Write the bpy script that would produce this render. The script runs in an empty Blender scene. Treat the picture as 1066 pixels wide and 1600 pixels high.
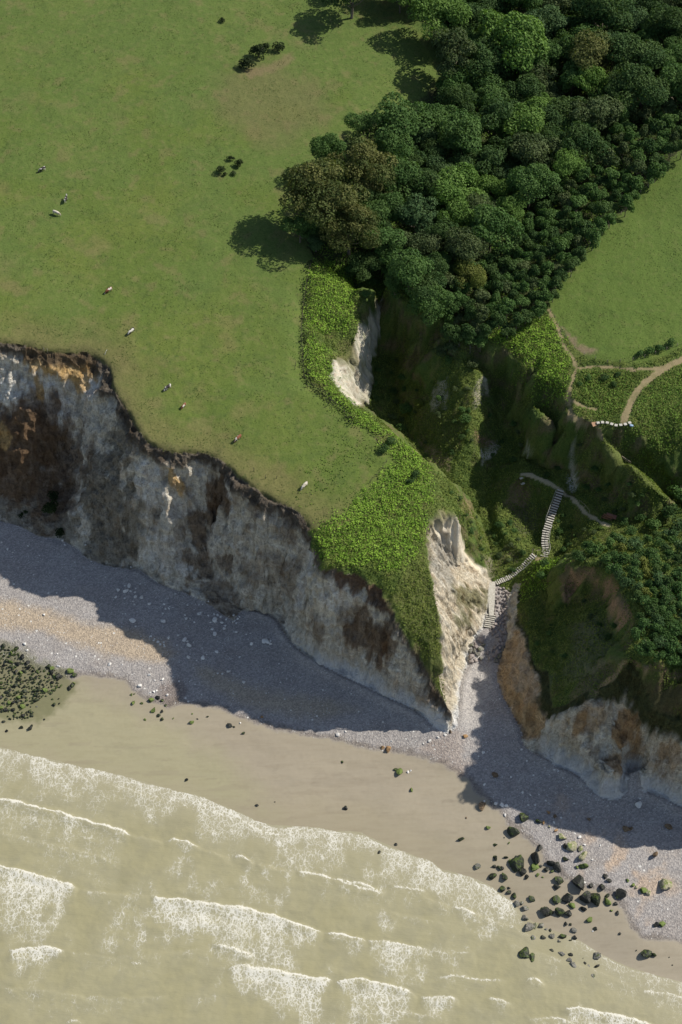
import bpy, math, random
import numpy as np
from mathutils import Vector, Matrix
from mathutils.geometry import delaunay_2d_cdt
random.seed(7); RNG = np.random.default_rng(7)
C = bpy.context.scene.collection
R = math.radians
# ---------------------------------------------------------------- camera
CAMZ = 334.0; TILT = R(50); FPX = 2600.0           # pixels of the 1066 x 1600 photograph
cd = bpy.data.cameras.new("Camera"); cam = bpy.data.objects.new("Camera", cd); C.objects.link(cam)
cam.location = (0, 0, CAMZ); cam.rotation_euler = (math.pi/2 - TILT, 0, 0)
cd.sensor_fit = 'VERTICAL'; cd.sensor_height = 24.0; cd.lens = 24.0*FPX/1600.0
cd.clip_start = 1.0; cd.clip_end = 9000.0
bpy.context.scene.camera = cam
# ---------------------------------------------------------------- light
SUN_EL = R(42.0); SUN_TO = Vector((1.0, 0.42, 0)).normalized()      # towards the sun, on the ground
w = bpy.data.worlds.new("World"); bpy.context.scene.world = w; w.use_nodes = True
nt = w.node_tree; bg = nt.nodes['Background']
sky = nt.nodes.new('ShaderNodeTexSky'); sky.sky_type = 'NISHITA'; sky.sun_disc = False
sky.sun_elevation = SUN_EL; sky.sun_rotation = math.atan2(SUN_TO.x, SUN_TO.y)
sky.air_density = 1.0; sky.dust_density = 0.6; sky.ozone_density = 1.0
hs = nt.nodes.new('ShaderNodeHueSaturation'); hs.inputs['Saturation'].default_value = .86; nt.links.new(sky.outputs[0], hs.inputs['Color']); nt.links.new(hs.outputs[0], bg.inputs[0]); bg.inputs[1].default_value = 0.082
sl = bpy.data.lights.new("Sun", 'SUN'); sl.energy = 4.2; sl.angle = R(0.55); sl.color = (1.0, 0.93, 0.82)
so = bpy.data.objects.new("Sun", sl); C.objects.link(so)
sd = Vector((SUN_TO.x*math.cos(SUN_EL), SUN_TO.y*math.cos(SUN_EL), math.sin(SUN_EL)))
so.rotation_euler = sd.to_track_quat('Z', 'Y').to_euler(); so.location = (120, 60, 200)
sc = bpy.context.scene
sc.view_settings.view_transform = 'Standard'; sc.view_settings.look = 'None'
sc.view_settings.exposure = 0.36; sc.view_settings.gamma = 1.0
sc.cycles.max_bounces = 5; sc.cycles.diffuse_bounces = 3; sc.cycles.glossy_bounces = 2
sc.cycles.transmission_bounces = 3; sc.cycles.transparent_max_bounces = 4
# ---------------------------------------------------------------- pixel <-> world
ST, CT = math.sin(TILT), math.cos(TILT)
def ray(u, v):
    x = (u-533.0)/FPX; y = -(v-800.0)/FPX
    d = np.array([x, CT + y*ST, -ST + y*CT]); return d
def at(u, v, z):
    d = ray(u, v); t = (CAMZ-z)/(-d[2]); return np.array([d[0]*t, d[1]*t, z])
def pxscale(p):                                       # photo pixels per metre at a point
    return FPX/(p[1]*CT + (CAMZ-p[2])*ST)
# ---------------------------------------------------------------- noise
_pr = np.random.default_rng(3).permutation(256); _pr = np.concatenate([_pr, _pr])
_g = np.random.default_rng(4).normal(size=(256, 3)); _g /= np.linalg.norm(_g, axis=1)[:, None]
def noise(x, y, z=0.0, seed=0):
    x = np.asarray(x, float) + seed*17.31; y = np.asarray(y, float) + seed*5.7; z = np.asarray(z, float) + 0*x + seed*3.3
    xi = np.floor(x).astype(int); yi = np.floor(y).astype(int); zi = np.floor(z).astype(int)
    fx, fy, fz = x-xi, y-yi, z-zi
    s = lambda t: t*t*t*(t*(t*6-15)+10)
    ux, uy, uz = s(fx), s(fy), s(fz); out = 0
    for a in (0, 1):
        wx = ux if a else 1-ux; A = _pr[(xi+a) & 255]
        for b in (0, 1):
            wy = uy if b else 1-uy; B = _pr[(A+yi+b) & 255]
            for c in (0, 1):
                wz = uz if c else 1-uz; g = _g[_pr[(B+zi+c) & 255]]
                out = out + wx*wy*wz*(g[..., 0]*(fx-a)+g[..., 1]*(fy-b)+g[..., 2]*(fz-c))
    return out*1.5
def fbm(x, y, z=0.0, seed=0, o=4):
    r = 0; a = 1.0; f = 1.0
    for i in range(o):
        r = r + a*noise(np.asarray(x)*f, np.asarray(y)*f, np.asarray(z)*f, seed+i*7); a *= .5; f *= 2.03
    return r
def sstep(a, b, x): 
    t = np.clip((x-a)/(b-a), 0, 1); return t*t*(3-2*t)
# ---------------------------------------------------------------- terrain control lines (photo u, v, height)
EDGE_W = [(-260,500,46),(-150,520,46),(-60,530,45),(0,536,44),(40,540,43),(75,551,42.5),(110,552,42),(130,548,41.7),(150,556,41.5),(170,572,41),(175,590,41),(172,603,41),(186,625,41),(200,645,40.5),(212,672,40),(226,690,39.6),(245,699,39.5),(275,708,39),(310,708,38.5),(335,713,38),(345,728,38),(362,742,38),(400,765,37.5),(432,786,37),(460,800,37),(480,822,36.5),(486,850,36),(503,885,36),(530,889,35.7),(556,895,35.3),(587,911,34),(606,935,32.2),(617,958,30.4),(628,982,27.5),(642,1002,24.6),(655,1024,21),(668,1048,17.5),(680,1070,14),(692,1088,12),(701,1106,9.5)]
TOE_W = [(-260,775,6),(-150,800,5.5),(-60,808,5),(0,814,5),(30,822,5),(60,838,5),(90,842,5),(118,856,4.8),(135,870,4.6),(165,883,4.6),(195,887,4.6),(220,889,4.5),(250,910,4.5),(280,922,4.4),(300,932,4.4),(330,946,4.3),(352,962,4.2),(365,970,4.2),(374,958,4.3),(384,950,4.4),(415,957,4.4),(437,966,4.4),(446,985,4.3),(460,1005,4.2),(480,1022,4.2),(501,1036,4.1),(525,1048,4.0),(550,1060,4),(580,1074,3.9),(606,1088,3.8),(640,1103,3.7),(662,1115,3.6),(678,1130,3.5),(690,1141,3.4),(703,1143,3.4),(711,1134,3.5)]
TOE_WE = [(712,1110,3.7),(713,1085,3.9),(715,1068,4.0),(721,1055,4.1),(727,1038,4.2),(734,1012,4.5),(741,996,4.9),(752,982,5.4),(758,966,6.0),(762,945,6.6),(763,925,7.0),(764,907,7.4)]
RIM_WE = [(701,1106,9.5),(697,1078,12.5),(693,1050,16.2),(691,1020,20.5),(690,985,24.5),(686,950,28),(680,915,31),(671,880,33),(667,845,34),(669,815,35),(684,796,35),(700,796,34),(714,799,33.5),(723,807,33)]
L = {}
L['rim_pinnacle_foot'] = [(694,880,21),(712,880,18),(733,868,16),(744,880,13.5)]
L['mid_we'] = [(705,1060,9),(712,1020,10),(722,980,12),(730,950,14),(745,915,13)]
L['slope_e'] = [(740,835,18),(731,800,25),(720,775,28),(705,752,31)]
L['rim_A'] = [(691,739,33.5),(680,735,34.5),(665,724,35),(655,710,35.5),(644,700,36),(625,685,36),(607,672,36),(590,656,35.5),(575,643,35),(560,634,34.5),(548,622,35),(532,606,35.5),(522,594,36),(516,578,36),(517,563,36),(530,556,34),(546,541,34),(556,525,36),(564,505,36),(562,485,36.5),(572,465,36.5),(588,445,37)]
L['face1_foot'] = [(596,478,27),(590,510,24),(583,545,21),(579,580,19),(577,605,17.5),(572,632,18),(588,650,16),(603,664,15),(622,672,14)]
L['bowl1_floor'] = [(612,560,17),(615,600,15),(622,640,13),(630,665,13),(645,690,13),(660,712,14),(676,738,14.5),(694,756,14)]
L['channel'] = [(712,764,13.2),(728,780,12),(743,800,10.8),(755,830,9.6),(764,850,8.9),(768,875,8.2),(770,893,7.8)]
L['S1_crest'] = [(722,560,31),(704,577,28),(690,600,25.5),(674,625,22),(658,652,18),(648,675,16)]
L['S1_east'] = [(750,580,30),(745,610,27),(742,640,24.5),(735,665,23),(731,690,20.5),(718,712,18),(706,730,16)]
L['S1_mid'] = [(722,620,26),(715,650,23),(700,680,19.5),(680,695,17)]
L['valley2'] = [(775,600,22),(785,640,18.5),(785,680,16),(775,710,14.5),(765,740,13),(758,775,11.8),(760,810,10.4)]
L['valley2b'] = [(812,665,19),(812,705,16.5)]
L['valley2c'] = [(862,710,18),(850,732,16.8)]
L['rim_B'] = [(690,520,35),(710,537,33.5),(734,543,33),(760,540,33.5),(786,546,34),(803,562,34.5),(816,580,34.5),(826,592,34.5),(837,610,34.5),(848,630,34),(862,642,33.5),(878,645,33.5),(890,652,34)]
L['rim_B_under'] = [(748,575,26.5),(785,592,25.5),(808,618,25),(828,650,23.5),(848,678,22),(872,690,24)]
L['top_S3'] = [(900,656,34),(922,665,33.5),(930,669,33),(945,686,32),(960,702,31),(975,714,30.3),(1000,738,29),(1020,756,28),(1036,770,27)]
L['G1'] = [(894,690,26),(893,710,22),(894,729,19.5),(897,750,17),(893,768,15.6),(884,780,15)]
L['rib'] = [(928,690,30),(938,715,26),(942,745,21),(938,770,18),(934,795,16.5)]
L['G2'] = [(968,728,25.5),(955,760,20),(947,785,17.5)]
L['S3_bottom'] = [(1030,790,23),(1000,812,19),(970,822,18)]
L['path_low'] = [(812,744,18.5),(828,741,18.8),(845,748,18.3),(862,757,17.6),(876,766,17),(890,776,16.8),(905,790,16.5),(918,803,16.5),(935,814,17),(955,823,17.6),(985,832,18.5),(1020,835,19)]
L['S2_crest'] = [(800,757,16.5),(783,775,14.5),(774,800,12.5),(780,825,11.6),(795,842,11.4),(810,855,11),(825,866,10.6)]
L['S2_foot'] = [(768,800,10.8),(768,830,9.8),(773,860,9),(778,890,8.2)]
L['hollow'] = [(815,790,11.5),(825,820,9.8),(835,845,9)]
L['hollow_top'] = [(815,765,15),(838,772,14.6),(850,790,13.6)]
L['stair_up'] = [(876,769,16.8),(868,790,15),(860,812,13.2),(853,832,11.8),(850,852,10.6),(850,870,9.8)]
L['right_hollow'] = [(888,805,14),(895,830,12.5),(880,850,10.8),(870,868,9.8)]
L['small_ridge'] = [(862,872,10),(885,862,12),(905,850,14.5),(925,838,16.5)]
L['stair_low'] = [(835,868,10.5),(815,888,8.8),(798,901,7.8),(774,914,7.3)]
L['armour'] = [(782,925,6.6),(780,960,5.7),(772,985,5.3),(765,1010,4.9),(770,1035,4.5)]
L['armour_e'] = [(797,925,7.2),(790,940,6.8),(790,965,6.2),(792,990,5.6),(791,1012,5.1)]
L['toe_e'] = [(784,1030,4.6),(778,1050,4.3),(781,1070,4.1),(790,1090,3.9),(801,1108,3.8),(812,1128,3.6),(820,1145,3.5),(820,1160,3.4),(826,1170,3.3),(848,1180,3.3),(866,1188,3.3),(874,1200,3.2),(884,1199,3.2),(905,1210,3.2),(918,1218,3.1),(926,1232,3.1),(942,1245,3.0),(958,1249,3.0),(968,1247,3.0),(971,1235,3.1),(971,1222,3.3),(976,1210,3.6),(983,1206,3.8),(991,1210,3.4),(1002,1219,3.2),(1010,1235,3.1),(1035,1243,3.0),(1060,1257,2.9),(1100,1270,2.8),(1200,1300,2.8),(1400,1350,2.8)]
L['lip_e'] = [(806,945,8.8),(806,972,9.8),(818,992,11.2),(824,1015,12.2),(829,1036,12.8),(841,1056,13.2),(845,1085,13.2),(848,1124,12.8),(862,1119,16),(880,1112,19),(900,1101,22),(920,1092,24.5),(940,1092,25),(955,1104,23),(972,1106,21),(985,1110,21.5),(1010,1128,22.5),(1040,1145,23),(1075,1158,23),(1200,1200,23)]
L['lip_under_e'] = [(790,1040,6),(800,1080,7),(818,1120,6.3)]
L['rim_C'] = [(878,925,19),(885,902,22),(896,886,25),(910,884,27),(930,890,29.5),(948,899,31),(962,916,32.5),(972,936,34),(984,960,35),(988,985,35.5),(987,1010,36),(980,1030,36),(992,1038,36),(1015,1039,36),(1040,1045,36.5),(1070,1052,37),(1200,1075,38)]
L['rim_C_under'] = [(886,946,15.5),(898,930,17),(914,926,19),(934,932,22),(946,945,24),(957,962,26),(966,990,27),(964,1015,27)]
L['rimC_under2'] = [(985,1060,31),(1010,1062,31),(1070,1075,31.5),(1200,1100,32)]
L['bowl3_mid'] = [(860,945,13),(870,980,15.5),(880,1020,17.3),(895,1055,19.5)]
L['bowl3_mid2'] = [(915,970,22),(925,1010,24),(935,1050,26)]
L['bowl3_left'] = [(812,915,9.3),(830,900,12.5),(850,888,14.5),(870,886,18)]
L['rimC_out'] = [(905,872,26),(940,872,29),(975,890,33),(1000,930,35.5),(1010,980,36.5),(1040,1000,37),(1200,1030,38)]
L['shrub_top'] = [(930,845,21.5),(970,845,24),(1020,850,25),(1066,850,27)]
L['shrub_top2'] = [(950,860,27),(1000,880,32),(1066,890,34),(1200,900,36)]
L['gully_r'] = [(950,694,28),(966,706,26),(988,722,23),(1012,746,20.5),(1034,766,18.5),(1060,795,17.5),(1100,815,17)]
L['bracken_r'] = [(985,678,31.5),(1015,690,29.5),(1042,708,27),(1060,738,23.5),(1110,770,22)]
L['track_r'] = [(985,662,34.5),(1000,625,35),(1020,600,35.3),(1066,565,36),(1200,500,37)]
L['plat_r'] = [(1066,625,34),(1080,690,30),(1200,700,31),(1020,640,34)]
L['stair_row'] = [(938,663,33.6),(960,668,33.8),(975,668,34.1)]
L['path_r'] = [(893,645,34.2),(889,620,34.8),(895,595,35.3),(903,572,35.8),(885,545,36),(868,505,36.5),(852,478,37)]
L['bank_r'] = [(925,600,35),(950,630,34.5),(960,580,35.6)]
L['bracken_m'] = [(820,520,36),(850,560,35.5),(870,600,35),(790,510,36),(750,500,36)]
L['wood_lip'] = [(600,440,36.5),(625,470,36),(660,500,35.5)]
L['wood_lip_under'] = [(612,500,27),(640,525,27),(680,545,28)]
L['wood'] = [(620,380,36.5),(700,400,35),(780,420,35.5),(700,300,34),(780,300,33),(850,300,35),(760,200,33),(860,200,34),(960,200,36),(800,100,34),(900,100,35),(1000,100,37),(1066,200,38),(1066,100,38)]
L['field_r'] = [(870,470,37.3),(900,430,37.8),(960,370,38.5),(1066,240,39.5),(1066,350,39),(1066,450,38),(1066,540,37),(960,560,36.8),(980,480,37.5),(1200,300,40)]
L['plat_w'] = [(0,480,44.5),(0,300,45),(0,100,46),(0,-80,47),(-200,300,47),(150,500,42.5),(150,300,43.5),(150,100,45),(150,-80,46),(300,600,40),(300,400,41.5),(300,200,43),(300,0,44.5),(300,-80,45),(420,700,38),(450,600,38.5),(450,450,39.5),(450,300,40.5),(450,100,42),(450,-80,43),(530,560,37),(540,450,37.5),(470,800,37.2),(520,760,37.2),(520,700,37.3),(520,840,36.8),(560,860,36.5),(620,900,34.5),(640,860,35.3),(650,950,29),(660,980,26.5),(672,1020,21.5),(600,800,36.8),(640,780,36.6),(600,720,37),(560,660,37),(530,200,40),(600,100,40),(640,0,40),(640,-80,40),(550,300,39),(480,390,39.5),(660,760,36)]
L['scree_w'] = [(-260,740,11),(-150,752,10.5),(-60,765,10),(0,772,9.5),(40,782,9.5),(70,800,9),(95,818,8)]
L['spur_w'] = [(170,640,36),(150,720,24),(130,790,15),(128,840,8)]
L['face_w'] = [(0,580,37),(60,590,36.5),(110,592,36.5),(140,610,35)]
L['beach1'] = [(-260,990,2.0),(-100,1020,1.8),(0,1040,1.7),(120,1062,1.7),(180,1070,1.7),(240,1086,1.7),(330,1106,1.7),(420,1132,1.7),(500,1152,1.7),(590,1168,1.7),(680,1190,1.7),(735,1232,1.7),(790,1280,1.7),(850,1318,1.6),(880,1368,1.5),(940,1400,1.4),(970,1440,1.2),(1000,1465,1.2),(1066,1478,1.2),(1200,1520,1.2),(1400,1590,1.2)]
SHORE = [(-260,1130),(-100,1150),(0,1167),(30,1175),(75,1186),(131,1198),(188,1211),(240,1226),(285,1237),(319,1246),(356,1261),(385,1275),(425,1290),(460,1291),(500,1292),(533,1299),(563,1300),(593,1315),(633,1332),(673,1345),(693,1360),(733,1367),(768,1385),(803,1410),(818,1432),(850,1447),(880,1458),(903,1467),(943,1492),(983,1510),(1033,1525),(1066,1534),(1200,1585),(1400,1650)]
L['shore'] = [(u, v, 0.0) for u, v in SHORE]
L['bed1'] = [(u, v+45, -0.35) for u, v in SHORE]
L['bed2'] = [(u, v+220, -1.6) for u, v in SHORE]
L['edge_w'] = EDGE_W; L['toe_w'] = TOE_W; L['toe_we'] = TOE_WE; L['rim_we'] = RIM_WE
L['toe_e_up'] = [(u, v-42, z+8.5) for u, v, z in L['toe_e'] if 822 < u and v > 1175]
L['gully_w'] = [(125,600,37),(112,640,29),(105,700,18),(108,770,9.5)]
L['butt_w'] = [(215,700,36),(208,740,31),(204,790,21.5),(200,850,9.5)]
L['gully_w2'] = [(352,790,25),(342,815,19.5),(327,860,12),(318,905,7)]
L['butt_w2'] = [(405,800,33.5),(402,850,26.5),(398,900,16),(396,930,9)]
L['butt_w3'] = [(262,740,34.5),(258,800,25),(252,860,13)]
L['gully_w3'] = [(450,835,30),(442,890,19),(438,930,10)]
def dens(pts, step=1.6):
    P = np.array([at(*p) for p in pts]); out = [P[0]]
    for a, b in zip(P[:-1], P[1:]):
        n = max(1, int(np.linalg.norm(b-a)/step))
        for i in range(1, n+1): out.append(a+(b-a)*i/n)
    return np.array(out)
LW = {k: dens(p) for k, p in L.items() if k not in ('plat_w', 'wood', 'field_r', 'plat_r', 'bracken_m', 'bank_r', 'bed2')}
for k in ('plat_w', 'wood', 'field_r', 'plat_r', 'bracken_m', 'bank_r', 'bed2'): LW[k] = np.array([at(*p) for p in L[k]])
far = np.array([(-3000,6000,60),(0,6000,55),(3000,6000,60),(-3000,260,46),(-400,330,48),(3000,200,40),(500,300,42),(-400,225,6),(-3000,190,6),(-3000,130,0),(-3000,100,-3),(-3000,-3000,-8),(3000,-3000,-8),(3000,-80,-1),(3000,110,4),(400,130,3),(400,160,28),(3000,150,30),(0,0,-4),(-400,140,0),(400,100,0),(-300,700,50),(0,700,45),(300,700,45),(-150,520,47),(150,520,42)], float)
CP = np.concatenate(list(LW.values())+[far])
# drop near duplicates
key = {}
for p in CP:
    k = (round(p[0]/0.5), round(p[1]/0.5))
    if k not in key: key[k] = p
CP = np.array(list(key.values()))
vv, ee, ff, *_ = delaunay_2d_cdt([Vector((p[0], p[1])) for p in CP], [], [], 0, 1e-4)
TV = np.array([(q.x, q.y) for q in vv])
# match z
from mathutils.kdtree import KDTree
kd = KDTree(len(CP))
for i, p in enumerate(CP): kd.insert((p[0], p[1], 0), i)
kd.balance()
TZ = np.array([CP[kd.find((q[0], q[1], 0))[1]][2] for q in TV])
# ---------------------------------------------------------------- grid
def axis(lo, hi, fine, zones):
    xs = [lo]
    while xs[-1] < hi:
        x = xs[-1]; s = fine
        for a, b, st in zones:
            if a <= x < b: s = st
        xs.append(x+s)
    inner = np.array(xs); out1 = [xs[0]]; s = 1.0
    while out1[-1] > -2900: s *= 1.35; out1.append(max(out1[-1]-s, -2950.0))
    out2 = [xs[-1]]; s = 1.0; top = 2950.0 if lo < 0 else 5900.0
    while out2[-1] < top-50: s *= 1.35; out2.append(min(out2[-1]+s, top))
    return np.concatenate([out1[1:][::-1], inner, out2[1:]])
GX = axis(-125.0, 125.0, 0.36, [(-125,-95,.8),(95,125,.8)])
GY = axis(112.0, 470.0, 0.6, [(112,150,.6),(150,285,.30),(285,330,.42)])
nx, ny = len(GX), len(GY)
H = np.full((ny, nx), 0.0)
for f in ff:
    a, b, c = f[:3]
    P = TV[[a, b, c]]; Z = TZ[[a, b, c]]
    x0, x1 = P[:, 0].min(), P[:, 0].max(); y0, y1 = P[:, 1].min(), P[:, 1].max()
    i0, i1 = np.searchsorted(GX, x0-1e-6), np.searchsorted(GX, x1+1e-6)
    j0, j1 = np.searchsorted(GY, y0-1e-6), np.searchsorted(GY, y1+1e-6)
    if i0 >= i1 or j0 >= j1: continue
    X, Y = np.meshgrid(GX[i0:i1], GY[j0:j1])
    d = (P[1,1]-P[2,1])*(P[0,0]-P[2,0])+(P[2,0]-P[1,0])*(P[0,1]-P[2,1])
    if abs(d) < 1e-9: continue
    w0 = ((P[1,1]-P[2,1])*(X-P[2,0])+(P[2,0]-P[1,0])*(Y-P[2,1]))/d
    w1 = ((P[2,1]-P[0,1])*(X-P[2,0])+(P[0,0]-P[2,0])*(Y-P[2,1]))/d
    w2 = 1-w0-w1; m = (w0 >= -1e-6) & (w1 >= -1e-6) & (w2 >= -1e-6)
    S = H[j0:j1, i0:i1]; S[m] = (w0*Z[0]+w1*Z[1]+w2*Z[2])[m]
XX, YY = np.meshgrid(GX, GY)
def blur(A, n):
    for _ in range(n):
        B = A.copy(); B[1:-1] = (A[:-2]+2*A[1:-1]+A[2:])/4; A = B.copy()
        A[:, 1:-1] = (B[:, :-2]+2*B[:, 1:-1]+B[:, 2:])/4
    return A
gy, gx = np.gradient(H, GY, GX); slope = np.hypot(gx, gy)
Hs = blur(H, 10)
def _ip(P):
    r_ = np.zeros(XX.shape, bool); q_ = P[-1]
    for p_ in P:
        r_ ^= ((p_[1] > YY) != (q_[1] > YY)) & (XX < (q_[0]-p_[0])*(YY-p_[1])/(q_[1]-p_[1]+1e-12)+p_[0]); q_ = p_
    return r_
_w = lambda a: np.array([at(*p)[:2] for p in a])
crisp = _ip(np.vstack([_w(EDGE_W), _w(RIM_WE), _w(TOE_WE)[::-1], _w(TOE_W)[::-1]])) | _ip(np.vstack([_w(L['toe_e']), _w(L['lip_e'])[::-1]]))
crisp |= _ip(np.vstack([_w(L['rim_C'][:14]), _w(L['rim_C_under'])[::-1]])) | _ip(_w([(590,455,36.5),(563,500,36),(547,541,35),(519,562,36),(525,600,36),(560,636,34.5),(572,632,18),(577,605,17.5),(583,545,21),(598,470,28)]))
kc = blur(crisp.astype(float), 4)
k = sstep(1.9, 1.1, blur(slope, 3)); H0 = H*(1-k)+Hs*k       # keep only the cliffs crisp
H0 = blur(H0, 1)*kc+blur(H*.35+Hs*.65, 3)*(1-kc)
beachp = _ip(np.vstack([_w(TOE_W), _w(TOE_WE), _w(L['armour_e']), _w(L['toe_e']), [[400, 100], [400, -400], [-400, -400], [-400, 260]]]))
kb = sstep(.85, 1., blur(beachp.astype(float), 12))*(H0 > .3); kb = blur(kb, 3); H0 = H0*(1-kb)+blur(H0, 60)*kb
def hgt(x, y, A=None):
    A = H0 if A is None else A
    i = np.clip(np.searchsorted(GX, x)-1, 0, nx-2); j = np.clip(np.searchsorted(GY, y)-1, 0, ny-2)
    tx = (x-GX[i])/(GX[i+1]-GX[i]); ty = (y-GY[j])/(GY[j+1]-GY[j])
    return (A[j, i]*(1-tx)+A[j, i+1]*tx)*(1-ty)+(A[j+1, i]*(1-tx)+A[j+1, i+1]*tx)*ty
# ---------------------------------------------------------------- helpers: materials and objects
def tag(o, label=None, cat=None, group=None, kind=None):
    for k_, v_ in (('label', label), ('category', cat), ('group', group), ('kind', kind)):
        if v_: o[k_] = v_
    return o
class NT:
    def __init__(s, name):
        s.m = bpy.data.materials.new(name); s.m.use_nodes = True; s.t = s.m.node_tree; s.b = s.t.nodes['Principled BSDF']
        s.b.inputs['Roughness'].default_value = .85; s.b.inputs['Specular IOR Level'].default_value = .25
    def n(s, ty, **kw):
        q = s.t.nodes.new(ty)
        for a, v in kw.items():
            if a.startswith('i_'):
                key_ = a[2:]; key_ = int(key_) if key_.isdigit() else key_.replace('_', ' ')
                if isinstance(v, bpy.types.NodeSocket): s.t.links.new(v, q.inputs[key_])
                else: q.inputs[key_].default_value = v
            else: setattr(q, a, v)
        return q
    def l(s, a, b): s.t.links.new(a, b)
    def pos(s, scale=(1, 1, 1)):
        g = s.n('ShaderNodeNewGeometry'); m = s.n('ShaderNodeVectorMath', operation='MULTIPLY'); s.l(g.outputs['Position'], m.inputs[0]); m.inputs[1].default_value = scale
        return m.outputs[0]
    def noise(s, vec, scale, detail=4, rough=.55, out=0, **kw):
        q = s.n('ShaderNodeTexNoise', **kw); s.l(vec, q.inputs['Vector']); q.inputs['Scale'].default_value = scale; q.inputs['Detail'].default_value = detail; q.inputs['Roughness'].default_value = rough
        return q.outputs[out]
    def ramp(s, fac, a, b, c0=0., c1=1.):
        q = s.n('ShaderNodeMapRange', interpolation_type='SMOOTHSTEP'); s.l(fac, q.inputs[0])
        for i_, v in zip((1, 2, 3, 4), (a, b, c0, c1)): q.inputs[i_].default_value = v
        return q.outputs[0]
    def mix(s, fac, a, b, mode='MIX'):
        q = s.n('ShaderNodeMix', data_type='RGBA', blend_type=mode)
        for sock, v in ((q.inputs[0], fac), (q.inputs[6], a), (q.inputs[7], b)):
            if isinstance(v, bpy.types.NodeSocket): s.l(v, sock)
            else: sock.default_value = v if not isinstance(v, tuple) or len(v) == 4 else (*v, 1)
        return q.outputs[2]
    def math(s, op, a, b=0.):
        q = s.n('ShaderNodeMath', operation=op)
        for sock, v in ((q.inputs[0], a), (q.inputs[1], b)):
            if isinstance(v, bpy.types.NodeSocket): s.l(v, sock)
            else: sock.default_value = v
        return q.outputs[0]
    def attr(s, name, out='Color'):
        return s.n('ShaderNodeAttribute', attribute_name=name).outputs[out]
    def bump(s, h, strength=.5, dist=.1, normal=None):
        q = s.n('ShaderNodeBump'); s.l(h, q.inputs['Height']); q.inputs['Strength'].default_value = strength; q.inputs['Distance'].default_value = dist
        if normal is not None: s.l(normal, q.inputs['Normal'])
        return q.outputs[0]
    def out(s, col=None, rough=None, normal=None):
        for k_, v in (('Base Color', col), ('Roughness', rough), ('Normal', normal)):
            if v is None: continue
            if isinstance(v, bpy.types.NodeSocket): s.l(v, s.b.inputs[k_])
            else: s.b.inputs[k_].default_value = v if not isinstance(v, tuple) or len(v) == 4 else (*v, 1)
        return s.m
def mesh_np(name, V, F, mat=None, smooth=True, cols=None, parent=None, mats=None, midx=None):
    """V (n,3); F (m,k) int array of quads or tris, or list of lists -> ONE mesh object"""
    me = bpy.data.meshes.new(name); V = np.asarray(V, np.float32)
    if isinstance(F, np.ndarray) and F.ndim == 2:
        k_ = F.shape[1]; me.vertices.add(len(V)); me.vertices.foreach_set('co', V.ravel())
        me.loops.add(F.size); me.loops.foreach_set('vertex_index', F.astype(np.int32).ravel())
        me.polygons.add(len(F)); me.polygons.foreach_set('loop_start', np.arange(0, F.size, k_, dtype=np.int32))
        me.update(calc_edges=True); me.validate()
    else: me.from_pydata([tuple(v) for v in V], [], [list(map(int, f)) for f in F])
    me.polygons.foreach_set('use_smooth', np.full(len(me.polygons), smooth)); me.update()
    for nm, A in (cols or {}).items():
        A = np.asarray(A, np.float32)
        if A.ndim == 1: a_ = me.attributes.new(nm, 'FLOAT', 'POINT'); a_.data.foreach_set('value', A)
        else:
            a_ = me.attributes.new(nm, 'FLOAT_COLOR', 'POINT'); a_.data.foreach_set('color', np.c_[A[:, :3], np.ones(len(A))].astype(np.float32).ravel())
    if mat: me.materials.append(mat)
    for m_ in mats or []: me.materials.append(m_)
    if midx is not None: me.polygons.foreach_set('material_index', np.asarray(midx, np.int32))
    o = bpy.data.objects.new(name, me); C.objects.link(o)
    if parent: o.parent = parent
    return o
def empty(name, loc=(0, 0, 0), rz=0):
    o = bpy.data.objects.new(name, None); C.objects.link(o); o.location = loc; o.rotation_euler = (0, 0, rz); return o
# ---------------------------------------------------------------- placing on the terrain: walk a sight line down to it
def hit(u, v, dz=0.0):
    """world point at height dz above the ground that stands where the photograph shows (u, v)"""
    d = ray(u, v); d = d/np.linalg.norm(d)
    t = np.arange(240, 900, .5); P = np.array([0, 0, CAMZ])+t[:, None]*d
    g = np.maximum(hgt(P[:, 0], P[:, 1]), -0.05)+dz; b = P[:, 2] < g
    i = int(np.argmax(b)) if b.any() else len(t)-1
    a0, a1 = t[max(i-1, 0)], t[i]
    for _ in range(14):
        m = (a0+a1)/2; p = np.array([0, 0, CAMZ])+m*d
        if p[2] < max(float(hgt(p[0], p[1])), -.05)+dz: a1 = m
        else: a0 = m
    return np.array([0, 0, CAMZ])+a1*d
def base(u, v, dz=0.0):
    p = hit(u, v, dz); p[2] = float(hgt(p[0], p[1])); return p
def poly_w(pts, dz=0.0):                              # photo outline -> outline on the ground
    return np.array([(at(*p) if len(p) == 3 else hit(*p))[:2] for p in pts])
def inpoly(x, y, P):
    r = np.zeros(np.shape(x), bool); q = P[-1]
    for p in P:
        c_ = ((p[1] > y) != (q[1] > y)) & (x < (q[0]-p[0])*(y-p[1])/(q[1]-p[1]+1e-12)+p[0]); r ^= c_; q = p
    return r
def dline(x, y, P, closed=False):                     # distance to a polyline
    P = np.asarray(P)[:, :2]
    if closed: P = np.vstack([P, P[:1]])
    d = np.full(np.shape(x), 1e9); side = None
    for a, b in zip(P[:-1], P[1:]):
        ab = b-a; L2 = (ab**2).sum()+1e-9
        t = np.clip(((x-a[0])*ab[0]+(y-a[1])*ab[1])/L2, 0, 1)
        d = np.minimum(d, (x-a[0]-t*ab[0])**2+(y-a[1]-t*ab[1])**2)
    return np.sqrt(d)
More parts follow.
